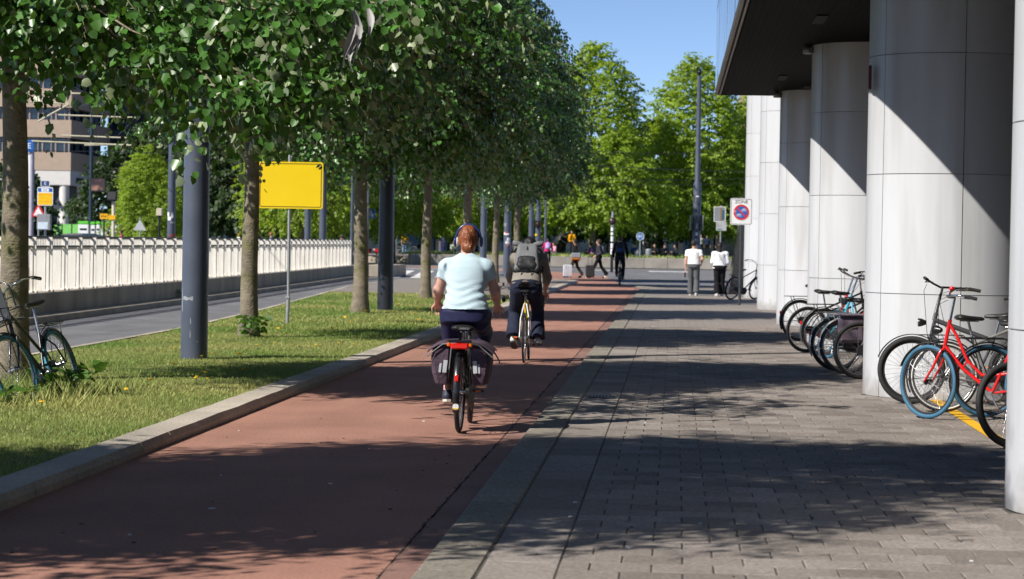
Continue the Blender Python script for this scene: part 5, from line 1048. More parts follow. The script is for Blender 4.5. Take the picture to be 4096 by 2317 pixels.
def person(label, loc, rz, J, top, bottom, skin=None, hair='#2a1c14', hair_style='short', shoes='#d8d8d8', sleeve=.5, hem=None, vox=.016, girth=1., head_yaw=0., flare=.0, group=None, lean=0., wrinkle=0., waist=None, hips=None, shirt_st=None, hands=None, cuff=.0, coat_len=0., hood=False, cap_=None, hairmat=None, sole=None, legr=1., bottom_mat=None, top_mat=None):
    skin = skin or SKIN; t = thing('person', label, 'person', loc, 0, group, rot=(0, lean, rz)); g = girth; J = {k: np.array(v, float) for k, v in J.items()}
    tm = top_mat or cloth('top_'+top, top); bm_ = bottom_mat or cloth('bottom_'+bottom, bottom); hm = hairmat or mat('hair_'+hair, hair, .55, 0, .3, 30, .5, 90, stretch=(1, 1, .25))
    hip, chest, neck, head = J['hip'], J['chest'], J['neck'], J['head']; up_ = (neck-hip)/np.linalg.norm(neck-hip)
    fwd = np.array([math.sin(-head_yaw), math.cos(-head_yaw), 0]); rgt = np.array([fwd[1], -fwd[0], 0])
    HM = np.stack([rgt, fwd, [0, 0, 1.]], 1)
    shw = abs(J['shR'][0]-J['shL'][0])/2; hw = (hips or .17)*g; ww = (waist or .145)*g
    st = shirt_st or [(hip+up_*(-.04), hw, .125*g), (hip+up_*.06, hw*.98, .12*g), (hip+up_*.19, ww, .105*g), (chest+up_*-.0, shw*.88, .115*g), (chest+up_*.10, shw*.93, .105*g), (neck-up_*.045, shw*.55, .07), (neck-up_*.01, .062, .058)]
    def f_body(P):
        d = ell(P, head+np.array([0, 0, .018])-fwd*.006, (.076, .094, .104), HM); d = smin(d, ell(P, head+fwd*.03-np.array([0, 0, .055]), (.054, .062, .062), HM), .03)
        d = smin(d, cap(P, head+fwd*.092+np.array([0, 0, .01]), head+fwd*.108-np.array([0, 0, .028]), .008, .014), .012)
        for s in (-1, 1): d = smin(d, ell(P, head+rgt*s*.077-np.array([0, 0, .005])-fwd*.008, (.012, .02, .032), HM), .01); d = np.maximum(d, -(ell(P, head+fwd*.092+rgt*s*.032+np.array([0, 0, .012]), (.014, .008, .007), HM)))
        d = np.maximum(d, -ell(P, head+fwd*.098-np.array([0, 0, .062]), (.024, .006, .004), HM))
        d = smin(d, cap(P, neck-up_*.04, head-np.array([0, 0, .05])-fwd*.01, .056*min(g, 1.1), .052), .03)
        d = smin(d, torso(P, [(c, a-.03, b-.034) for c, a, b in st[1:-1]]), .03)
        for s in 'LR':
            d = smin(d, cap(P, J['sh'+s], J['el'+s], .046*g, .040*g), .025); d = smin(d, cap(P, J['el'+s], J['el'+s]*.6+J['wr'+s]*.4, .041*g, .039*g), .02); d = smin(d, cap(P, J['el'+s]*.6+J['wr'+s]*.4, J['wr'+s], .039*g, .024*g), .02)
            d = smin(d, cap(P, J['h'+s], J['kn'+s], .075*g, .052*g), .03); d = smin(d, cap(P, J['kn'+s], J['kn'+s]*.55+J['an'+s]*.45, .05*g, .05*g), .02); d = smin(d, cap(P, J['kn'+s]*.55+J['an'+s]*.45, J['an'+s], .05*g, .033), .02); d = smin(d, cap(P, J['an'+s]-np.array([0, 0, .03]), J['toe'+s], .036, .03), .02)
        return d
    pts = list(J.values())
    V, Q = polymesh(f_body, pts, .16, vox, 'body'); mb = MB(); mb.add(V, Q.tolist(), 0, True)
    for s, sx in (('L', 1), ('R', -1)):
        hd = (hands or {}).get(s)
        w = J['wr'+s]; dd = (w-J['el'+s]); dd = dd/np.linalg.norm(dd)
        if hd: hand(mb, w+dd*.012, hd[0], hd[1], hd[2], hd[3] if len(hd) > 3 else sx)
        else: hand(mb, w+dd*.012, dd, (-sx*-.9 if False else sx*.9, .15, 0), .35, sx if dd[2] < -.5 else sx)
    mb.build('body', skin, t)
    # trousers
    lr = legr*g
    def f_bot(P):
        d = torso(P, [(hip+up_*(.055 if not coat_len else .1), hw*.97, .135*g), (hip+up_*.03, hw*1.03, .148*g), (hip-np.array([0, 0, .06])-up_*0, hw*.93, .14*g)][::-1])
        for s in 'LR':
            c0 = J['kn'+s]*(1-.55)+J['an'+s]*.55; cf = J['an'+s]+(J['kn'+s]-J['an'+s])*cuff
            d = smin(d, cap(P, J['h'+s]+np.array([0, 0, .0]), J['kn'+s], .092*lr, .066*lr), .035); d = smin(d, cap(P, J['kn'+s], cf, .064*lr, (.052+flare)*lr if cuff < .3 else .06*lr), .025)
            n_ = (J['an'+s]-J['kn'+s]); n_ = n_/np.linalg.norm(n_); d = np.maximum(d, np.where(np.linalg.norm(P-cf, axis=1) < .14, (P-cf)@n_, -1))
        if wrinkle or flare: d = d+.0025*np.sin(38*P[:, 2]+7*np.sin(9*P[:, 0]+4*P[:, 1]))
        return d
    V, Q = polymesh(f_bot, [hip+up_*.12]+[J[k] for k in J if k[:2] in ('kn', 'an', 'hL', 'hR')], .15, vox, 'trousers'); mb = MB(); mb.add(V, Q.tolist(), 0, True); mb.build('trousers', bm_, t)
    # top
    hz = hem if hem is not None else hip[2]+.02
    def f_top(P):
        d = torso(P, [(c, a, b) for c, a, b in st])-.004
        for s in 'LR':
            if sleeve <= 1: e = J['sh'+s]+(J['el'+s]-J['sh'+s])*sleeve; dl = cap(P, J['sh'+s], e, .058*g, .057*g); n_ = (J['el'+s]-J['sh'+s]); n_ = n_/np.linalg.norm(n_); dl = np.maximum(dl, (P-e)@n_)
            else: e = J['el'+s]+(J['wr'+s]-J['el'+s])*min(1, sleeve-1); dl = smin(cap(P, J['sh'+s], J['el'+s], .060*g, .055*g), cap(P, J['el'+s], e, .056*g, .04*g), .02); n_ = (J['wr'+s]-J['el'+s]); n_ = n_/np.linalg.norm(n_); dl = np.maximum(dl, np.where(np.linalg.norm(P-e, axis=1) < .09, (P-e)@n_, -1))
            d = smin(d, dl, .035); d = smin(d, cap(P, neck-up_*.055, J['sh'+s]+np.array([0, 0, -.004]), .058, .060*g), .03)
        if wrinkle:
            m = np.clip((chest[2]+.02-P[:, 2])/.12, 0, 1); d = d+wrinkle*m*(np.sin(95*P[:, 2]+9*np.sin(7*P[:, 0]+1)+5*np.sin(3+13*P[:, 0]))+.6*np.sin(61*P[:, 2]-11*P[:, 0]))
            d = d+wrinkle*.5*np.sin(60*P[:, 0]+40*P[:, 2])*np.clip((np.abs(P[:, 0]-chest[0])-.1)/.05, 0, 1)
        if hood: d = smin(d, ell(P, neck-fwd*.05+np.array([0, 0, .0]), (.10, .07, .07)), .03)
        d = np.maximum(d, hz-coat_len-P[:, 2]); return np.maximum(d, -(cap(P, neck, head, .062, .07)))
    stp = [c for c, a, b in st]+[J[k] for k in J if k[:2] in ('sh', 'el', 'wr')]
    if coat_len: st = [(hip-np.array([0, 0, coat_len+.05]), hw*1.08, .15*g)]+list(st); stp.append(hip-np.array([0, 0, coat_len]))
    V, Q = polymesh(f_top, stp, .22, vox, 'top'); mb = MB(); mb.add(V, Q.tolist(), 0, True); mb.build('shirt' if not coat_len else 'coat', tm, t)
    # shoes
    sm_ = mat('shoe_'+shoes, shoes, .6, 0, .12, 20); so = mat('sole_'+(sole or '#cfcac0'), sole or '#cfcac0', .7)
    for s in 'LR':
        a, b = J['an'+s], J['toe'+s]; dv = b-a; dv = dv/np.linalg.norm(dv)
        hl = a-np.array([0, 0, .045])-np.array([dv[0], dv[1], 0])*.03
        def f_sh(P, hl=hl, a=a, b=b):
            d = cap(P, hl, b, .037, .034); d = smin(d, cap(P, a-np.array([0, 0, .05]), a-np.array([0, 0, .015]), .041, .04), .02); d = smin(d, cap(P, (hl+b)/2, b, .042, .038), .02); return d
        V, Q = polymesh(f_sh, [hl, a, b], .07, min(vox, .012), 'shoe'); mb = MB(); mb.add(V, Q.tolist(), 0, True); sh = mb.build('shoe', sm_, t)
        mb = MB(); hv = Vector(hl); bv = Vector(b); dn = Vector((0, 0, -1)); ff = (bv-hv).normalized(); sd = ff.cross(Vector((0, 0, 1))).normalized(); nn = sd.cross(ff)
        out = [hv-ff*.045+sd*.0, hv-ff*.03+sd*.034, hv+ff*.06+sd*.034, bv-ff*.01+sd*.047, bv+ff*.03+sd*.03, bv+ff*.042, bv+ff*.03-sd*.032, bv-ff*.01-sd*.044, hv+ff*.06-sd*.034, hv-ff*.03-sd*.034]
        k = len(out); mb.add([p-nn*.030 for p in out]+[p-nn*.050 for p in out], [tuple(range(k)), tuple(range(2*k-1, k-1, -1))]+[((i+1) % k, i, k+i, k+(i+1) % k) for i in range(k)]); mb.build('sole', so, sh)
    # hair or headgear
    hb = head+np.array([0, 0, .022])-fwd*.012
    def f_hair(P):
        d = ell(P, hb, (.087, .105, .112), HM); cut = (P-head)@fwd-.045+((P[:, 2]-head[2])*-.55); d = np.maximum(d, cut)
        if hair_style == 'short': d = np.maximum(d, head[2]-.045-P[:, 2]+.4*((P-head)@fwd))
        elif hair_style == 'bun':
            d = np.maximum(d, head[2]-.085-P[:, 2]); d = smin(d, ell(P, head-fwd*.085-np.array([0, 0, .065]), (.052, .042, .045), HM), .035)
        elif hair_style == 'long': d = np.maximum(d, head[2]-.10-P[:, 2]); d = smin(d, ell(P, head-fwd*.05-np.array([0, 0, .12]), (.095, .062, .15), HM), .04)
        elif hair_style == 'curly': d = smin(d, ell(P, head-fwd*.03+np.array([0, 0, .0]), (.105, .11, .12), HM), .02); d = np.maximum(d, cut); d = d+.008*np.sin(60*P[:, 0])*np.sin(57*P[:, 1]+1)*np.sin(63*P[:, 2])
        ang = np.arctan2((P-hb)@rgt, P[:, 2]-hb[2]); return d+.0022*np.sin(34*ang+6*np.sin(20*P[:, 2]))+.0015*np.sin(90*P[:, 0]+40*P[:, 2])
    if not cap_:
        V, Q = polymesh(f_hair, [hb, hb-np.array([0, 0, .2])], .16, min(vox, .014), 'hair'); mb = MB(); mb.add(V, Q.tolist(), 0, True); mb.build('hair', hm, t)
    else:
        def f_cap(P): return np.maximum(ell(P, hb, (.089, .108, .112), HM), head[2]+.012-P[:, 2])
        V, Q = polymesh(f_cap, [hb], .15, min(vox, .014), 'cap'); mb = MB(); mb.add(V, Q.tolist(), 0, True); c = mb.build('cap', mat('cap_'+cap_, cap_, .8), t)
        mb = MB(); bc = Vector(head+fwd*.105+np.array([0, 0, .025])); mb.ball(bc, (.07, .075, .012), 12, 6, Matrix([[rgt[0], fwd[0], 0], [rgt[1], fwd[1], 0], [0, 0, 1]])); mb.build('cap_peak', MATS['cap_'+cap_], c)
        def f_h2(P): return np.maximum(np.maximum(ell(P, hb, (.083, .100, .108), HM), P[:, 2]-head[2]-.012), np.maximum(head[2]-.05-P[:, 2], (P-head)@fwd-.02))
        V, Q = polymesh(f_h2, [hb], .15, min(vox, .012), 'hair'); mb = MB(); mb.add(V, Q.tolist(), 0, True); mb.build('hair', hm, t)
    return t
def walk(h=1.72, step=0., arm=0., shw=.19, bendL=.1, bendR=.1):
    """standing or walking towards +y; step>0 puts the left leg forward"""
    s = h/1.75; J = dict(hip=(0, 0, .95), chest=(0, .01, 1.28), neck=(0, 0, 1.49), head=(0, .025, 1.625), shL=(-shw, 0, 1.39), shR=(shw, 0, 1.39), hL=(-.09, 0, .92), hR=(.09, 0, .92))
    for sg, q, sx in (('L', step, -1), ('R', -step, 1)):
        th = q; kx = sx*.095; kz = .92-.43*math.cos(th*.8); ky = .43*math.sin(th*.9)+(.07 if q < 0 else .02); az = .085 if q >= 0 else .085+.12*min(1, abs(q)*1.6); ay = .86*math.sin(th) if q >= 0 else .86*math.sin(th)*.92
        J['kn'+sg] = (kx, ky, kz); J['an'+sg] = (kx, ay, az); J['toe'+sg] = (kx*1.15, ay+.15, .035 if q >= 0 else .04)
        a = -q*.8*arm; b = bendL if sg == 'L' else bendR
        J['el'+sg] = (sx*(shw+.05), .27*math.sin(a)-.02, 1.39-.28*math.cos(a)); J['wr'+sg] = (sx*(shw+.06-.08*b), .27*math.sin(a)-.02+.25*math.sin(a+b), 1.39-.28*math.cos(a)-.25*math.cos(a+b))
    return {k: tuple(c*s for c in v) for k, v in J.items()}
def ride(h=1.72, lean=.15, pa=20., sadh=.93, hx=.26, hy=.72, hz=1.06, bb=(.46, .29), cr=.17):
    """on a bicycle, rear contact at origin"""
    s = h/1.72; hp = np.array([0, .26, sadh+.08]); d = np.array([0, math.sin(lean), math.cos(lean)]); J = dict(hip=hp, chest=hp+d*.34*s, neck=hp+d*.55*s); J['head'] = J['neck']+np.array([0, .045+.05*lean, .115]); sh = hp+d*.47*s
    for sg, sx, q in (('R', 1, R(pa)), ('L', -1, R(pa)+math.pi)):
        J['sh'+sg] = sh+np.array([sx*.185, .01, 0]); J['wr'+sg] = np.array([sx*hx, hy, hz]); m = (J['sh'+sg]+J['wr'+sg])/2; J['el'+sg] = m+np.array([sx*.05, -.06, -.06])
        p = np.array([sx*.12, bb[0]+cr*math.cos(q), bb[1]+cr*math.sin(q)]); J['an'+sg] = p+np.array([0, -.09, .10]); J['toe'+sg] = p+np.array([0, .06, .035]); J['h'+sg] = hp+np.array([sx*.10, .02, -.03])
        a, b = J['h'+sg], J['an'+sg]; L = np.linalg.norm(b-a); l = .42*s; hh = math.sqrt(max(l*l-L*L/4, .0004)); dv = (b-a)/L; pr = np.array([0, -dv[2], dv[1]]); pr = pr if pr[1] > 0 else -pr; J['kn'+sg] = (a+b)/2+pr*hh+np.array([sx*.02, 0, 0])
    return J
def sit(h=1.7, ground=True):
    z = .12 if ground else .5; J = dict(hip=(0, 0, z), chest=(0, .06, z+.33), neck=(0, .09, z+.54), head=(0, .13, z+.665), shL=(-.18, .07, z+.46), shR=(.18, .07, z+.46), elL=(-.24, .16, z+.22), elR=(.24, .16, z+.22), wrL=(-.12, .36, z+.26), wrR=(.12, .36, z+.26), hL=(-.09, .05, z-.01), hR=(.09, .05, z-.01))
    for sg, sx in (('L', -1), ('R', 1)): J['kn'+sg] = (sx*.14, .42, .42 if ground else .5); J['an'+sg] = (sx*.12, .55 if ground else .45, .09); J['toe'+sg] = (sx*.13, .70 if ground else .6, .04)
    return J
# ================================================================== FIGURES AND WHAT THEY CARRY
# --- cyclist with headphones
Jl = dict(hip=(.018, .25, .97), chest=(.012, .33, 1.29), neck=(.012, .375, 1.495), head=(.016, .425, 1.612), shL=(-.158, .35, 1.39), shR=(.182, .35, 1.39), elL=(-.232, .43, 1.185), elR=(.252, .43, 1.185), wrL=(-.262, .655, 1.075), wrR=(.258, .655, 1.062),
          hL=(-.095, .28, .94), hR=(.125, .28, .94), knL=(-.13, .53, .62), anL=(-.125, .235, .335), toeL=(-.128, .375, .265), knR=(.145, .665, .835), anR=(.13, .545, .465), toeR=(.13, .685, .39))
V3 = np.array
st_l = [(V3((.016, .24, .90)), .222, .172), (V3((.017, .245, .985)), .212, .168), (V3((.016, .255, 1.05)), .188, .150), (V3((.014, .275, 1.17)), .156, .118), (V3((.013, .315, 1.28)), .172, .120), (V3((.012, .335, 1.36)), .178, .112), (V3((.012, .355, 1.425)), .150, .09), (V3((.012, .368, 1.462)), .098, .068), (V3((.012, .378, 1.50)), .062, .056)]
M_TEE = cloth('tee_pale_blue', (.52, .66, .72), bump=.5, bs=120, stretch=(.35, 1, 2.2), var=.05)
M_LEG = cloth('leggings_navy', (.018, .020, .062), bump=.12, bs=160, rough=.6)
lady = person('cyclist in pale blue shirt and navy leggings wearing headphones, seen from behind', (-1.78, 20.18, 0), 0, Jl, 'tee', 'leg', skin=SKINP, hair='#7c3212', hair_style='bun', shoes='#2b2f42', sleeve=.47, hem=1.03, vox=.0095, girth=1.08, shirt_st=st_l, wrinkle=.004, waist=.15, hips=.2, cuff=.12, top_mat=M_TEE, bottom_mat=M_LEG,
    hands={'L': ((.1, .75, -.55), (.12, -.25, -.95), 1.0, 1), 'R': ((-.1, .75, -.55), (-.12, -.25, -.95), 1.0, -1)}, hairmat=mat('hair_auburn', (.235, .068, .020), .42, 0, .45, 26, .6, 70, stretch=(1, 1, .22)))
mb = MB()
for k in range(7): a = k*.9; mb.ball((.016+.016*math.cos(a)+.006*k-.02, .306, 1.555+.012*math.sin(a)+.002*k), (.006, .004, .006), 6, 4)
mb.build('hair_clip', mat('clip_gold', (.75, .55, .35), .3, .5), lady)
mb = MB(); mb.tube([(.016+dx, .372+.004*k, 1.498) for k, dx in enumerate((-.07, -.035, 0, .035, .07))], .006, 6); mb.build('collar', M_TEE, lady)
hp_ = thing('headphones', 'navy over-ear headphones with pale cushions on the cyclist in pale blue', 'headphones', (-1.78, 20.18, 0))
mb = MB(); mb.tube([(.016+.102*math.sin(a), .425, 1.628+.118*math.cos(a)) for a in [R(-100+200*i/20) for i in range(21)]], .0085, 8, flat=1.6); mb.build('headband', mat('phones_navy', (.012, .030, .115), .3), hp_)
for sx in (-1, 1):
    mb = MB(); mb.ball((.016+sx*.112, .43, 1.60), (.017, .036, .045), 12, 8); mb.build('ear_cup', MATS['phones_navy'], hp_)
    mb = MB(); mb.ball((.016+sx*.094, .43, 1.60), (.014, .034, .043), 12, 8); mb.build('cushion', mat('cushion_pale', (.62, .60, .60), .6), hp_)
# --- double pannier on the city bicycle
pn_ = thing('pannier_bag', 'double mauve canvas pannier with grey straps on the city bicycle', 'bag', (-1.78, 20.18, 0), rot=(0, R(.6), 0))
M_MAUVE = cloth('canvas_mauve', (.085, .058, .080), bump=.4, bs=40, var=.2); M_STRAP = cloth('strap_grey', (.20, .21, .21)); M_REFL = mat('reflector_grey', (.46, .48, .50), .35)
for sx in (-1, 1):
    # bag body: rings from the bottom up, tapering and bulging
    rings = []
    for z, x0, x1, y0, y1 in ((.395, .10, .165, -.07, .16), (.41, .085, .20, -.13, .21), (.50, .08, .225, -.16, .24), (.60, .075, .235, -.17, .25), (.70, .07, .225, -.17, .25), (.735, .07, .20, -.16, .24)):
        c = [(x0, y0+.02), (x0+.02, y0), (x1-.03, y0), (x1, y0+.03), (x1+.008, (y0+y1)/2), (x1, y1-.03), (x1-.03, y1), (x0+.02, y1), (x0, y1-.02)]
        w = [(sx*(x+.012)+.01, y, z+.006*math.sin(9*y+z*20)) for x, y in c]; rings.append([Vector(p) for p in (w if sx > 0 else w[::-1])])
    mb = MB(); mb.loft(rings, smooth=False); bg = mb.build('bag', M_MAUVE, pn_)
    mb = MB(); n = 7; vs = []
    for i in range(n):
        t_ = i/(n-1); x = .03+.245*t_; z = .775-.012*t_-.085*max(0, t_-.55)**1.3*2.2; 
        for y, dz in ((-.19, -.018), (-.10, .006), (.04, .012), (.17, .006), (.27, -.018)): vs.append((sx*x+.01, y, z+dz*(1-.3*t_)))
    fs = [(i*5+j, i*5+j+1, (i+1)*5+j+1, (i+1)*5+j) for i in range(n-1) for j in range(4)]; k = len(vs); mb.add(vs+[(a, b, c-.01) for a, b, c in vs], fs+[tuple(q+k for q in f[::-1]) for f in fs]+[(j*5, (j+1)*5, (j+1)*5+k, j*5+k) for j in range(n-1)], 0, True); mb.build('flap', M_MAUVE, pn_)
    mb = MB(); mb.tube([(sx*.035+.01, -.192, .757), (sx*.15+.01, -.192, .745), (sx*.278+.01, -.192, .64)], .006, 6); mb.tube([(sx*.075+.01, -.172, .735), (sx*.09+.01, -.165, .55), (sx*.11+.01, -.10, .40)], .006, 6); mb.build('piping', M_STRAP, pn_)
    for dx in (.125, .165 if sx < 0 else .155): mb = MB(); mb.box((sx*dx+.01, -.174 if dx < .15 else -.166, .56), (.034 if dx == .125 else .02, .006, .105), Matrix.Rotation(R(-5*sx), 3, 'Y'), ch=.002); mb.build('reflector_patch', M_REFL, bg)
    mb = MB(); vs = []
    for i in range(6): t_ = i/5; x = .225+.10*t_; z = .725-.02*t_-.10*t_*t_; vs += [(sx*x+.01, -.05, z), (sx*x+.01, -.10, z-.012)]
    mb.add(vs+[(a, b, c-.004) for a, b, c in vs], [(2*i, 2*i+2, 2*i+3, 2*i+1) for i in range(5)]+[(12+2*i+1, 12+2*i+3, 12+2*i+2, 12+2*i) for i in range(5)]); mb.build('strap', M_STRAP, pn_)
    mb = MB(); mb.box((sx*.232+.01, -.13, .63), (.03, .04, .05), ch=.006); mb.build('buckle', M_BLKM, pn_)
mb = MB(); mb.box((.01, .03, .768), (.09, .36, .012), ch=.004); mb.build('bridge', M_MAUVE, pn_)
# --- backpack cyclist
Jc = dict(hip=(0, .235, 1.02), chest=(0, .44, 1.28), neck=(0, .62, 1.46), head=(.005, .72, 1.545), shL=(-.185, .55, 1.385), shR=(.195, .55, 1.385), elL=(-.245, .68, 1.14), elR=(.255, .68, 1.13), wrL=(-.215, .90, .93), wrR=(.215, .90, .93), hL=(-.10, .25, .98), hR=(.10, .25, .98), knL=(-.165, .52, .665), anL=(-.165, .31, .335), toeL=(-.155, .415, .225), knR=(.14, .60, .69), anR=(.15, .46, .315), toeR=(.158, .60, .262))
M_JEAN = cloth('jeans_dark', (.018, .023, .045), bump=.4, bs=60, var=.3, vs=4)
person('cyclist in dark jeans and taupe shirt with a grey backpack', (-1.97, 31.94, 0), 0, Jc, 'taupe', 'jean', hair='#0d0b0a', hair_style='curly', shoes='#c9c7c2', sole='#20201e', sleeve=1.9, hem=1.045, vox=.012, girth=1.12, waist=.165, hips=.178, flare=.03, legr=1.12, bottom_mat=M_JEAN, top_mat=cloth('shirt_taupe', (.25, .225, .19), bump=.4, bs=30), hands={'L': ((0, .6, -.6), (.2, -.1, -1), .9, 1), 'R': ((0, .6, -.6), (-.2, -.1, -1), .9, -1)})
bp = thing('backpack', 'grey and black roll-top backpack on the second cyclist', 'backpack', (-1.97, 31.94, 0))
M_BPG = cloth('pack_grey', (.15, .155, .16), bump=.3, bs=20, rough=.6); M_BPB = cloth('pack_black', (.022, .023, .025), bump=.3, bs=25, rough=.55)
def f_pack(P): # leaning along the spine
    q = P-V3((0, .36, 1.38)); a = R(32); y = q[:, 1]*math.cos(a)-q[:, 2]*math.sin(a); z = q[:, 1]*math.sin(a)+q[:, 2]*math.cos(a); wdt = .155+.02*np.clip(-z/.2, -1, 1)
    d = np.maximum(np.maximum(np.abs(q[:, 0])-wdt, np.abs(y)-.085), np.abs(z)-.21); r = .05; dx = np.stack([np.abs(q[:, 0])-wdt+r, np.abs(y)-.085+r, np.abs(z)-.21+r], 1); d = np.linalg.norm(np.maximum(dx, 0), axis=1)+np.minimum(dx.max(1), 0)-r
    return d+.004*np.sin(26*P[:, 0]+9*P[:, 2])*np.sin(30*P[:, 2])
V, Q = polymesh(f_pack, [(-.2, .2, 1.15), (.2, .55, 1.62)], .06, .012, 'pack'); mb = MB(); mb.add(V, Q.tolist(), 0, True); mb.build('main_bag', M_BPG, bp)
def f_pk(P): return np.minimum(smin(cap(P, (-.085, .255, 1.28), (.085, .255, 1.28), .07, .07), cap(P, (-.07, .285, 1.36), (.07, .285, 1.36), .06, .06), .03), smin(cap(P, (-.13, .31, 1.25), (.13, .31, 1.25), .065, .065), ell(P, (0, .30, 1.22), (.17, .1, .05)), .03))+.003*np.sin(40*P[:, 0]+30*P[:, 2])
V, Q = polymesh(f_pk, [(-.2, .15, 1.15), (.2, .4, 1.46)], .05, .012, 'pocket'); mb = MB(); mb.add(V, Q.tolist(), 0, True); mb.build('front_pocket', M_BPB, bp)
mb = MB(); rings = []
for x, r_, dz in ((-.205, .028, .012), (-.195, .04, .01), (-.12, .038, .0), (-.06, .03, -.02), (0, .026, -.03), (.06, .03, -.02), (.12, .038, .0), (.195, .04, .01), (.205, .028, .012)):
    rings.append([Vector((x, .44+r_*.8*math.cos(a), 1.575+dz+r_*math.sin(a))) for a in [2*math.pi*j/10 for j in range(10)]])
mb.loft(rings); mb.build('rolled_top', M_BPG, bp)
mb = MB(); mb.tube([(0, .33, 1.50), (0, .385, 1.56), (0, .405, 1.60)], .012, 6, flat=.4); mb.build('top_strap', M_BPB, bp)
for sx in (-1, 1):
    mb = MB(); mb.tube([(sx*.065, .20, 1.22), (sx*.075, .175, 1.10), (sx*(.10 if sx < 0 else .075), .15, .98)], .011, 6, flat=.4); mb.build('loose_strap', M_BPB, bp)
    mb = MB(); mb.tube([(sx*.15, .42, 1.52), (sx*.19, .56, 1.46), (sx*.20, .62, 1.34), (sx*.19, .48, 1.2), (sx*.16, .34, 1.17)], .016, 6, flat=.45); mb.build('shoulder_strap', M_BPB, bp)
# --- pair walking on the pavement
J = walk(1.70, .10, .4, .20, bendR=1.0); J['elR'] = (.26, -.03, 1.13); J['wrR'] = (.24, .16, 1.02)
person('man in white t-shirt, grey trousers and dark cap walking on the pavement', (.58, 74.3, ZP), R(-3), J, '#eeeeee', '#5d5f62', shoes='#c4c4c2', sleeve=.55, hem=.86, vox=.015, girth=1.08, flare=.028, cap_='#2b2b2d', hair='#1b1512', waist=.17, hips=.175, head_yaw=R(-25), legr=1.08)
mb = MB(); mb.box((0, 0, 0), (.05, .035, .16), ch=.01); mb.build('phone', M_BLKM, loc=(.32, 74.36, .67), label='black phone in the hand of the man in the cap', cat='phone')
J = walk(1.64, -.12, .3, .20, bendL=.9, bendR=1.2)
person('woman in white striped blouse and black trousers walking beside the man in the cap', (1.38, 74.3, ZP), R(6), J, '#e6e8ee', '#17161a', hair='#221812', hair_style='long', shoes='#d9d7d2', sleeve=1.75, hem=.80, vox=.015, girth=1.22, flare=.03, waist=.17, hips=.18, head_yaw=R(-40))
mb = MB(); mb.tube([(1.28, 74.12, 1.42), (1.36, 74.09, 1.25), (1.50, 74.10, 1.02), (1.56, 74.16, .95)], .012, 6, flat=.4); mb.build('shoulder_strap_bag', M_BLKM, label='thin dark bag strap across the back of the white blouse', cat='bag')
# --- walkers with suitcases crossing to the left
J = walk(1.74, .42, .8, .18)
person('walker in black jacket and olive trousers pulling a white suitcase', (-4.46, 108.6, 0), R(90), J, '#15151a', '#3b3222', skin=SKIN2, hair='#0e0c0b', shoes='#2c3f63', sole='#dcdcdc', sleeve=2, coat_len=.12, hem=.84, vox=.02, flare=.02)
J = walk(1.76, .48, .6, .18, bendL=1.3, bendR=1.3)
person('walker in grey top and black trousers pulling a black suitcase', (-3.40, 108.5, 0), R(90), J, '#3a3842', '#0d0d0f', hair='#3a2418', hair_style='curly', shoes='#c8b6a4', sleeve=1.9, hem=.98, vox=.02, flare=.045)
def suitcase(lab, loc, rz, m, ribs):
    t = thing('suitcase', lab, 'suitcase', loc, 0, rot=(R(0), 0, rz)); mb = MB(); mb.box((0, 0, .33), (.40, .25, .52), ch=.04); mb.build('shell', m, t)
    if ribs:
        for k in range(8): mb = MB(); mb.box((-.17+.048*k, -.128, .33), (.02, .012, .5)); mb.build('rib', m, t)
    for sx in (-1, 1):
        mb = MB(); mb.tube([(sx*.09, .08, .58), (sx*.09, .08, .95)], .009, 6); mb.build('handle_rod', M_ALU if ribs else M_BLKM, t)
        for yy in (-.09, .09): mb = MB(); mb.lathe([(.03, -.015), (.035, 0), (.03, .015)], 10, Matrix.Translation((sx*.15, yy, .035)) @ Matrix.Rotation(R(90), 4, 'Y')); mb.build('wheel', M_BLKM, t)
    mb = MB(); mb.tube([(-.1, .08, .955), (.1, .08, .955)], .014, 6); mb.build('handle_grip', M_ALU if ribs else M_BLKM, t); return t
suitcase('white ribbed suitcase with a raised handle', (-4.78, 108.2, 0), R(8), mat('case_white', (.62, .63, .66), .35), True); suitcase('black suitcase with a raised handle', (-3.78, 108.3, 0), R(5), M_BLKM, False)
t = thing('shoulder_bag', 'grey and orange tote bag on the walker in the black jacket', 'bag', (-4.42, 108.38, 0)); mb = MB(); mb.box((0, -.04, 1.02), (.44, .12, .22), ch=.03); mb.build('grey_panel', cloth('tote_grey', (.24, .26, .30)), t); mb = MB(); mb.box((0, -.04, .86), (.40, .125, .11), ch=.03); mb.build('orange_panel', cloth('tote_orange', (.36, .12, .02)), t)
mb = MB(); mb.tube([(-.15, 0, 1.12), (-.1, .08, 1.4), (0, .1, 1.48), (.1, .08, 1.4), (.15, 0, 1.12)], .012, 6); mb.build('strap', M_BLKM, t)
def day_pack(lab, loc, rz, m, m2, s=1.): 
    t = thing('backpack', lab, 'backpack', loc, rz); t.scale = (s, s, s)
    def f(P): return smin(ell(P, (0, 0, 0), (.16, .09, .23)), ell(P, (0, -.06, -.06), (.13, .08, .13)), .03)
    V, Q = polymesh(f, [(-.16, -.15, -.24), (.16, .1, .24)], .04, .02, 'p'); mb = MB(); mb.add(V, Q.tolist(), 0, True); mb.build('main_bag', m, t); mb = MB(); mb.ball((0, -.105, -.07), (.10, .04, .09), 12, 8); mb.build('front_pocket', m2, t)
    for sx in (-1, 1): mb = MB(); mb.tube([(sx*.1, .04, .2), (sx*.13, .16, .2), (sx*.14, .2, .05), (sx*.13, .07, -.15)], .014, 6); mb.build('shoulder_strap', m2, t)
day_pack('slate blue backpack on the walker in the grey top', (-3.22, 108.5, 1.26), R(90), cloth('pk_slate', (.075, .085, .12)), cloth('pk_slate2', (.05, .06, .09)), .9)
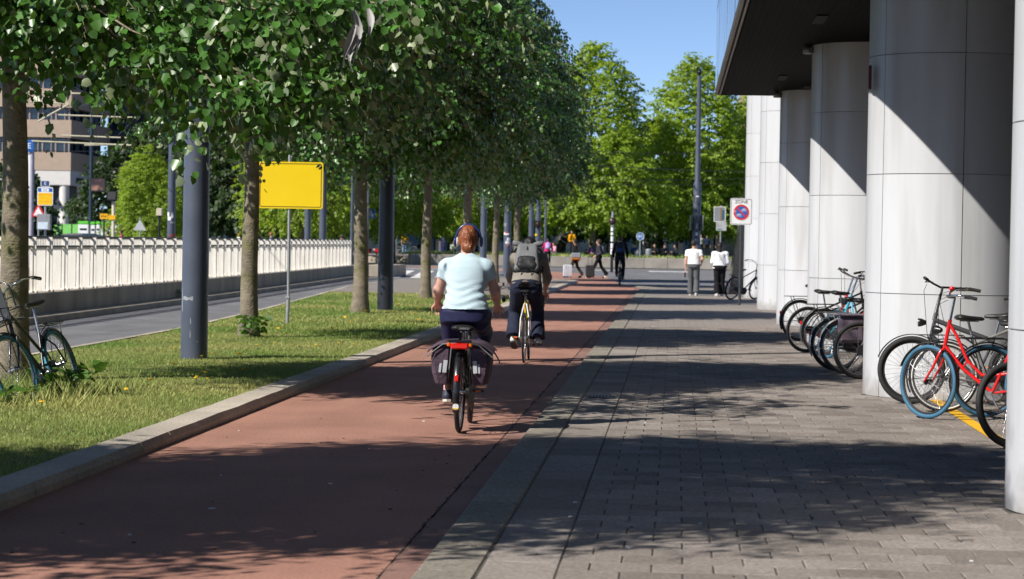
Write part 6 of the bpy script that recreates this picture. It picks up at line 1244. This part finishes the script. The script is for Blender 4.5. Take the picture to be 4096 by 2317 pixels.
# --- cyclist in black riding away, further on
b3 = bicycle('black bicycle ridden by the far cyclist in black', (-2.08, 91.7, 0), 0, 0, None, 'diamond', M_BLK, crank=-20, guards='black', sadh=.98, rack=False)
person('far cyclist in black jacket with a dark blue backpack', (-2.08, 91.7, 0), 0, ride(1.8, .22, -20, .98), '#121216', '#26262b', hair='#4a3526', shoes='#101012', sleeve=2, hem=1.0, vox=.02, girth=1.08)
day_pack('black and blue backpack on the far cyclist in black', (-2.08, 91.86, 1.42), 0, M_BPB, cloth('pk_blue', (.02, .06, .22)), 1.05)
# --- two riders beyond, pink jacket and white shirt
bicycle('bicycle under the rider in the pink jacket', (-7.2, 137, 0), R(5), 0, None, 'oma', M_BLK, crank=40)
person('rider in bright pink jacket far behind the backpack cyclist', (-7.2, 137, 0), R(5), ride(1.66, .1, 40), '#d4146e', '#1a1a20', hair='#3b2216', hair_style='long', shoes='#222222', sleeve=2, hem=.98, vox=.025, hood=True)
day_pack('lilac backpack on the rider in pink', (-7.2, 137.08, 1.36), R(5), cloth('pk_lilac', (.42, .33, .60)), cloth('pk_lilac2', (.50, .42, .68)), .95)
bicycle('bicycle under the rider in the white shirt', (-7.35, 129.5, 0), R(5), 0, None, 'diamond', M_BLK, crank=100)
person('rider in white shirt with black hair just above the grey backpack', (-7.35, 129.5, 0), R(5), ride(1.8, .12, 100), '#eceef2', '#1c2230', skin=SKIN2, hair='#0c0a09', shoes='#333333', sleeve=.6, hem=.98, vox=.025)
# --- people of the square and the stop
bicycle('pale city bicycle with a crate beside the person in the yellow shirt', (-19.5, 180, .42), R(94), 0, None, 'oma', mat('bike_teal', (.06, .16, .18), .4), rim=M_WALL, wb=1.15, basket=mat('crate_teal', (.08, .26, .28), .5))
def bystander(lab, x, y, z, rz, top, bot, hair='#2a1d14', pose=None, h=1.7, **k): return person(lab, (x, y, z), rz, pose or walk(h, .06, .3), top, bot, hair=hair, vox=.03, group='people in the background', **k)
bystander('person in yellow shirt and jeans wearing a pale cap beside a bicycle', -20.1, 179.2, .42, R(20), '#e8a514', '#6f8fb0', sleeve=.5, cap_='#b9bcc0', shoes='#222222')
bystander('person in lilac clothes by the far planter wall', -18.9, 196, .42, R(60), '#b7aee0', '#8f8fce', sleeve=1.8, hair_style='long')
bystander('person in blue jacket standing behind the railing right of the yellow sign post', -20.2, 120, 0, R(-80), '#2e5d8e', '#20242c', h=1.95 if False else 1.86, hair='#8a5a34', sleeve=2)
bystander('person in pink shirt behind the railing near the kiosks', -32.4, 140, 0, R(100), '#b0455c', '#2a2a30', skin=SKIN2, h=1.86, sleeve=.6)
bystander('person in dark clothes behind the railing left of the one in pink', -33.2, 140, 0, R(20), '#1a1d24', '#15171c', h=1.78, sleeve=2)
bystander('person in white and pale green by the far end of the railing', -29.1, 160, 0, R(-60), '#d9e0c4', '#8a9a7a', h=1.85, hair='#c8a050', sleeve=1.8)
bystander('person in mustard coat behind the slim slate posts', -16.6, 120, 0, R(40), '#8a5a2a', '#20202a', h=1.78, sleeve=2)
bystander('person in dark vest with yellow sleeves left of the plane tree trunk', -6.95, 163, .66, R(160), '#e09a12', '#2a2a30', h=1.75, sleeve=2)
bystander('person in black holding a tilted black umbrella on the lawn', -7.5, 163.4, .66, R(150), '#14141a', '#101014', h=1.5, sleeve=2)
t = thing('umbrella', 'tilted black umbrella held on the lawn left of the plane trunk', 'umbrella', (-7.7, 163.1, 1.75), rot=(0, R(-58), R(10))); mb = MB()
rings = []
for i in range(6): a = R(i*15+1); rings.append([Vector((.55*math.sin(a)*math.cos(b)*(1 if j % 2 else .93), .55*math.sin(a)*math.sin(b)*(1 if j % 2 else .93), .36*math.cos(a))) for j, b in enumerate([2*math.pi*q/16 for q in range(16)])])
mb.loft(rings, cap=False); mb.build('canopy', M_BLKM, t); mb = MB(); mb.tube([(0, 0, .42), (0, 0, -.5)], .012, 6); mb.build('shaft', M_ALU, t)
for k in range(8): mb = MB(); b = k*PI/4; mb.tube([(0, 0, .33), (.3*math.cos(b), .3*math.sin(b), .27), (.52*math.cos(b), .52*math.sin(b), .02)], .005, 4); mb.build('rib', M_ALU, t)
SEAT = [(-11.05, 165, R(150), '#e9ddc8', '#b78fa8', 'person in cream sitting on the lawn beside the slate pole', '#5a2a1e'), (-8.1, 164, R(120), '#e39ab4', '#c8c8d0', 'small figure in light pink sitting left of the umbrella', '#3a2418'), (-5.6, 164.5, R(60), '#6a4a86', '#2a2430', 'person in purple sitting just right of the plane trunk', '#1a1412'), (-1.35, 163, R(170), '#17181c', '#14151a', 'person in black sitting under the sculpture', '#7a6a58'),
        (-.75, 164, R(200), '#1b2330', '#14161c', 'person in dark navy sitting right of the sculpture', '#1a1412'), (.1, 163, R(130), '#20242c', '#2a2c34', 'person with a bare face sitting left of the man in the cap', '#4a2c18'), (-2.75, 164, R(190), '#24406e', '#1a1e2a', 'person in blue sitting behind the striped pole', '#20160f'), (-13.8, 168, R(140), '#2a3040', '#30364a', 'dark clothed person sitting on the lawn left of the first slate pole', '#20160f'), (-15.6, 170, R(200), '#9fb0a0', '#3a4048', 'pale clothed person sitting at the left end of the lawn', '#6a4a30')]
for x, y, rz, a, b, lab, hc in SEAT: bystander(lab, x, y, .66, rz, a, b, hc, sit(1.7), sleeve=1.8)
for x, y, rz, a, b, lab, hc in ((2.4, 182, R(180), '#1d2a4a', '#14161c', 'person in dark blue standing in the pavilion shade', '#1a1412'), (3.2, 183, R(120), '#2a2a30', '#1a1a20', 'person in dark grey at the pavilion counter', '#20160f'), (1.9, 181, R(200), '#c8c8cc', '#30343c', 'person in pale top at the left side of the pavilion', '#3a2418')): bystander(lab, x, y, .66, rz, a, b, hc, h=1.7, sleeve=1.8)
# --- dandelions, weeds
M_DAND = mat('dandelion_yellow', (.80, .50, .005), .6); M_STEM = mat('weed_green', (.10, .20, .03), .6)
fl = MB()
for k in range(14): a = 2*PI*k/14; fl.add([(0, 0, .0), (.019*math.cos(a-.2), .019*math.sin(a-.2), .008), (.023*math.cos(a), .023*math.sin(a), .003), (.019*math.cos(a+.2), .019*math.sin(a+.2), .008)], [(0, 1, 2, 3)])
fl.ball((0, 0, .004), (.012, .012, .007), 8, 5); flm = fl.mesh('flower_head'); flm.materials.append(M_DAND); stm = MB(); stm.tube([(0, 0, -.09), (.004, .002, -.04), (0, 0, 0)], .0025, 5); stm = stm.mesh('stem'); stm.materials.append(M_STEM)
rd = random.Random(21)
spots_d = [(-6.15, 23.3), (-6.2, 23.9), (-6.0, 24.6), (-5.5, 26.4), (-5.6, 29.1), (-5.55, 28.2), (-5.3, 29.3), (-5.05, 26.8), (-5.1, 22.3), (-4.9, 24.6), (-4.85, 24.4), (-5.2, 23.8)] + [(rd.uniform(-6.4, -4.4), rd.uniform(15, 62)) for _ in range(46)]
for x, y in spots_d:
    t = thing('dandelion', 'small yellow dandelion flower in the grass strip', 'flower', (x, y, .075+rd.uniform(.07, .12)), rd.uniform(0, 6), 'dandelions in the grass strip'); t.rotation_euler = (rd.uniform(-.3, .6), rd.uniform(-.3, .3), rd.uniform(0, 6)); s = rd.uniform(.9, 1.4); t.scale = (s, s, s); link('flower_head', flm, t); link('stem', stm, t)
M_WEED = leaf_mat('weed_leaf', (.075, .17, .025), (.09, .19, .04), (.14, .28, .03), .3, .5, .4)
def weed(lab, x, y, n, hgt, wid, leaf, seed):
    g = np.random.default_rng(seed); t = thing('weed_clump', lab, 'plant', (x, y, .075)); a = g.random(n)*6.283; r = wid*np.sqrt(g.random(n)); z = hgt*g.random(n)**.8; P = np.stack([r*np.cos(a)*(.4+.6*z/hgt), r*np.sin(a)*(.4+.6*z/hgt), z], 1); D = np.stack([np.cos(a), np.sin(a), .2+.5*g.standard_normal(n)], 1); N_ = np.tile([0, 0, 1.], (n, 1))+g.normal(0, .35, (n, 3))
    me = leaf_cloud(P, D, N_, leaf*(.6+.7*g.random(n)), g.random(n), 'leaves'); me.materials.append(M_WEED); link('leaves', me, t); mb = MB()
    for k in range(0, n, 4): mb.tube([(0, 0, 0), P[k]*np.array([.5, .5, .6]), P[k]], .003, 4)
    mb.build('stems', M_STEM, t)
weed('leafy green sucker shoots at the foot of the linden by the yellow sign', -6.3, 35.9, 70, .34, .26, .10, 3); weed('tall rank weeds around the wheels of the leaning black bicycle', -5.75, 22.6, 60, .30, .35, .12, 5); weed('coarse weeds by the front wheel of the leaning black bicycle', -6.0, 21.4, 30, .14, .3, .13, 6); weed('tuft of weeds on the ledge of the railing wall', -11.75, 57.5, 26, .22, .3, .10, 8)
tall = grass(1100, (20.6, 24.2), .17, .009, 12, (-7.0, -5.2)); tall.materials.append(M_GRASS); link('grass', tall, kind='stuff', label='longer uncut grass around the leaning bicycle and trunk', cat='grass')
# mauve pannier on the white-guarded parked bicycle
t = thing('pannier_bag', 'mauve canvas pannier hanging on a parked bicycle by the big column', 'bag', (2.15, 30.3, ZP), R(-76)); mb = MB(); mb.box((.12, .02, .56), (.10, .34, .34), ch=.04); mb.build('bag', cloth('canvas_lilac', (.20, .15, .19), bump=.3, bs=40), t); mb = MB(); mb.box((.10, .02, .74), (.2, .38, .03), ch=.01); mb.build('flap', MATS['canvas_lilac'], t); mb = MB(); mb.box((.178, .02, .6), (.006, .1, .04)); mb.build('buckle', M_BLKM, t)

# bits of litter and dry leaves lying about
mb = MB(); rl_ = random.Random(4)
for k in range(150):
    y = 11.5+rl_.random()**1.5*40; x = rl_.uniform(-3.6, 2.0); z = .004 if x < -1.4 else ZP+.004
    if -1.4 < x < -1.2: z = .006
    s = rl_.uniform(.008, .022); mb.box((x, y, z), (s, s*rl_.uniform(.5, 2), .004), Matrix.Rotation(rl_.random()*3, 3, 'Z') , mi=rl_.choice((0, 0, 1, 2)))
mb.build('litter', [mat('dry_leaf', (.20, .13, .05), .9), mat('gum_dark', (.03, .03, .03), .9), M_WHT], kind='stuff', label='scattered dry leaf bits and crumbs on path and pavement', cat='litter')
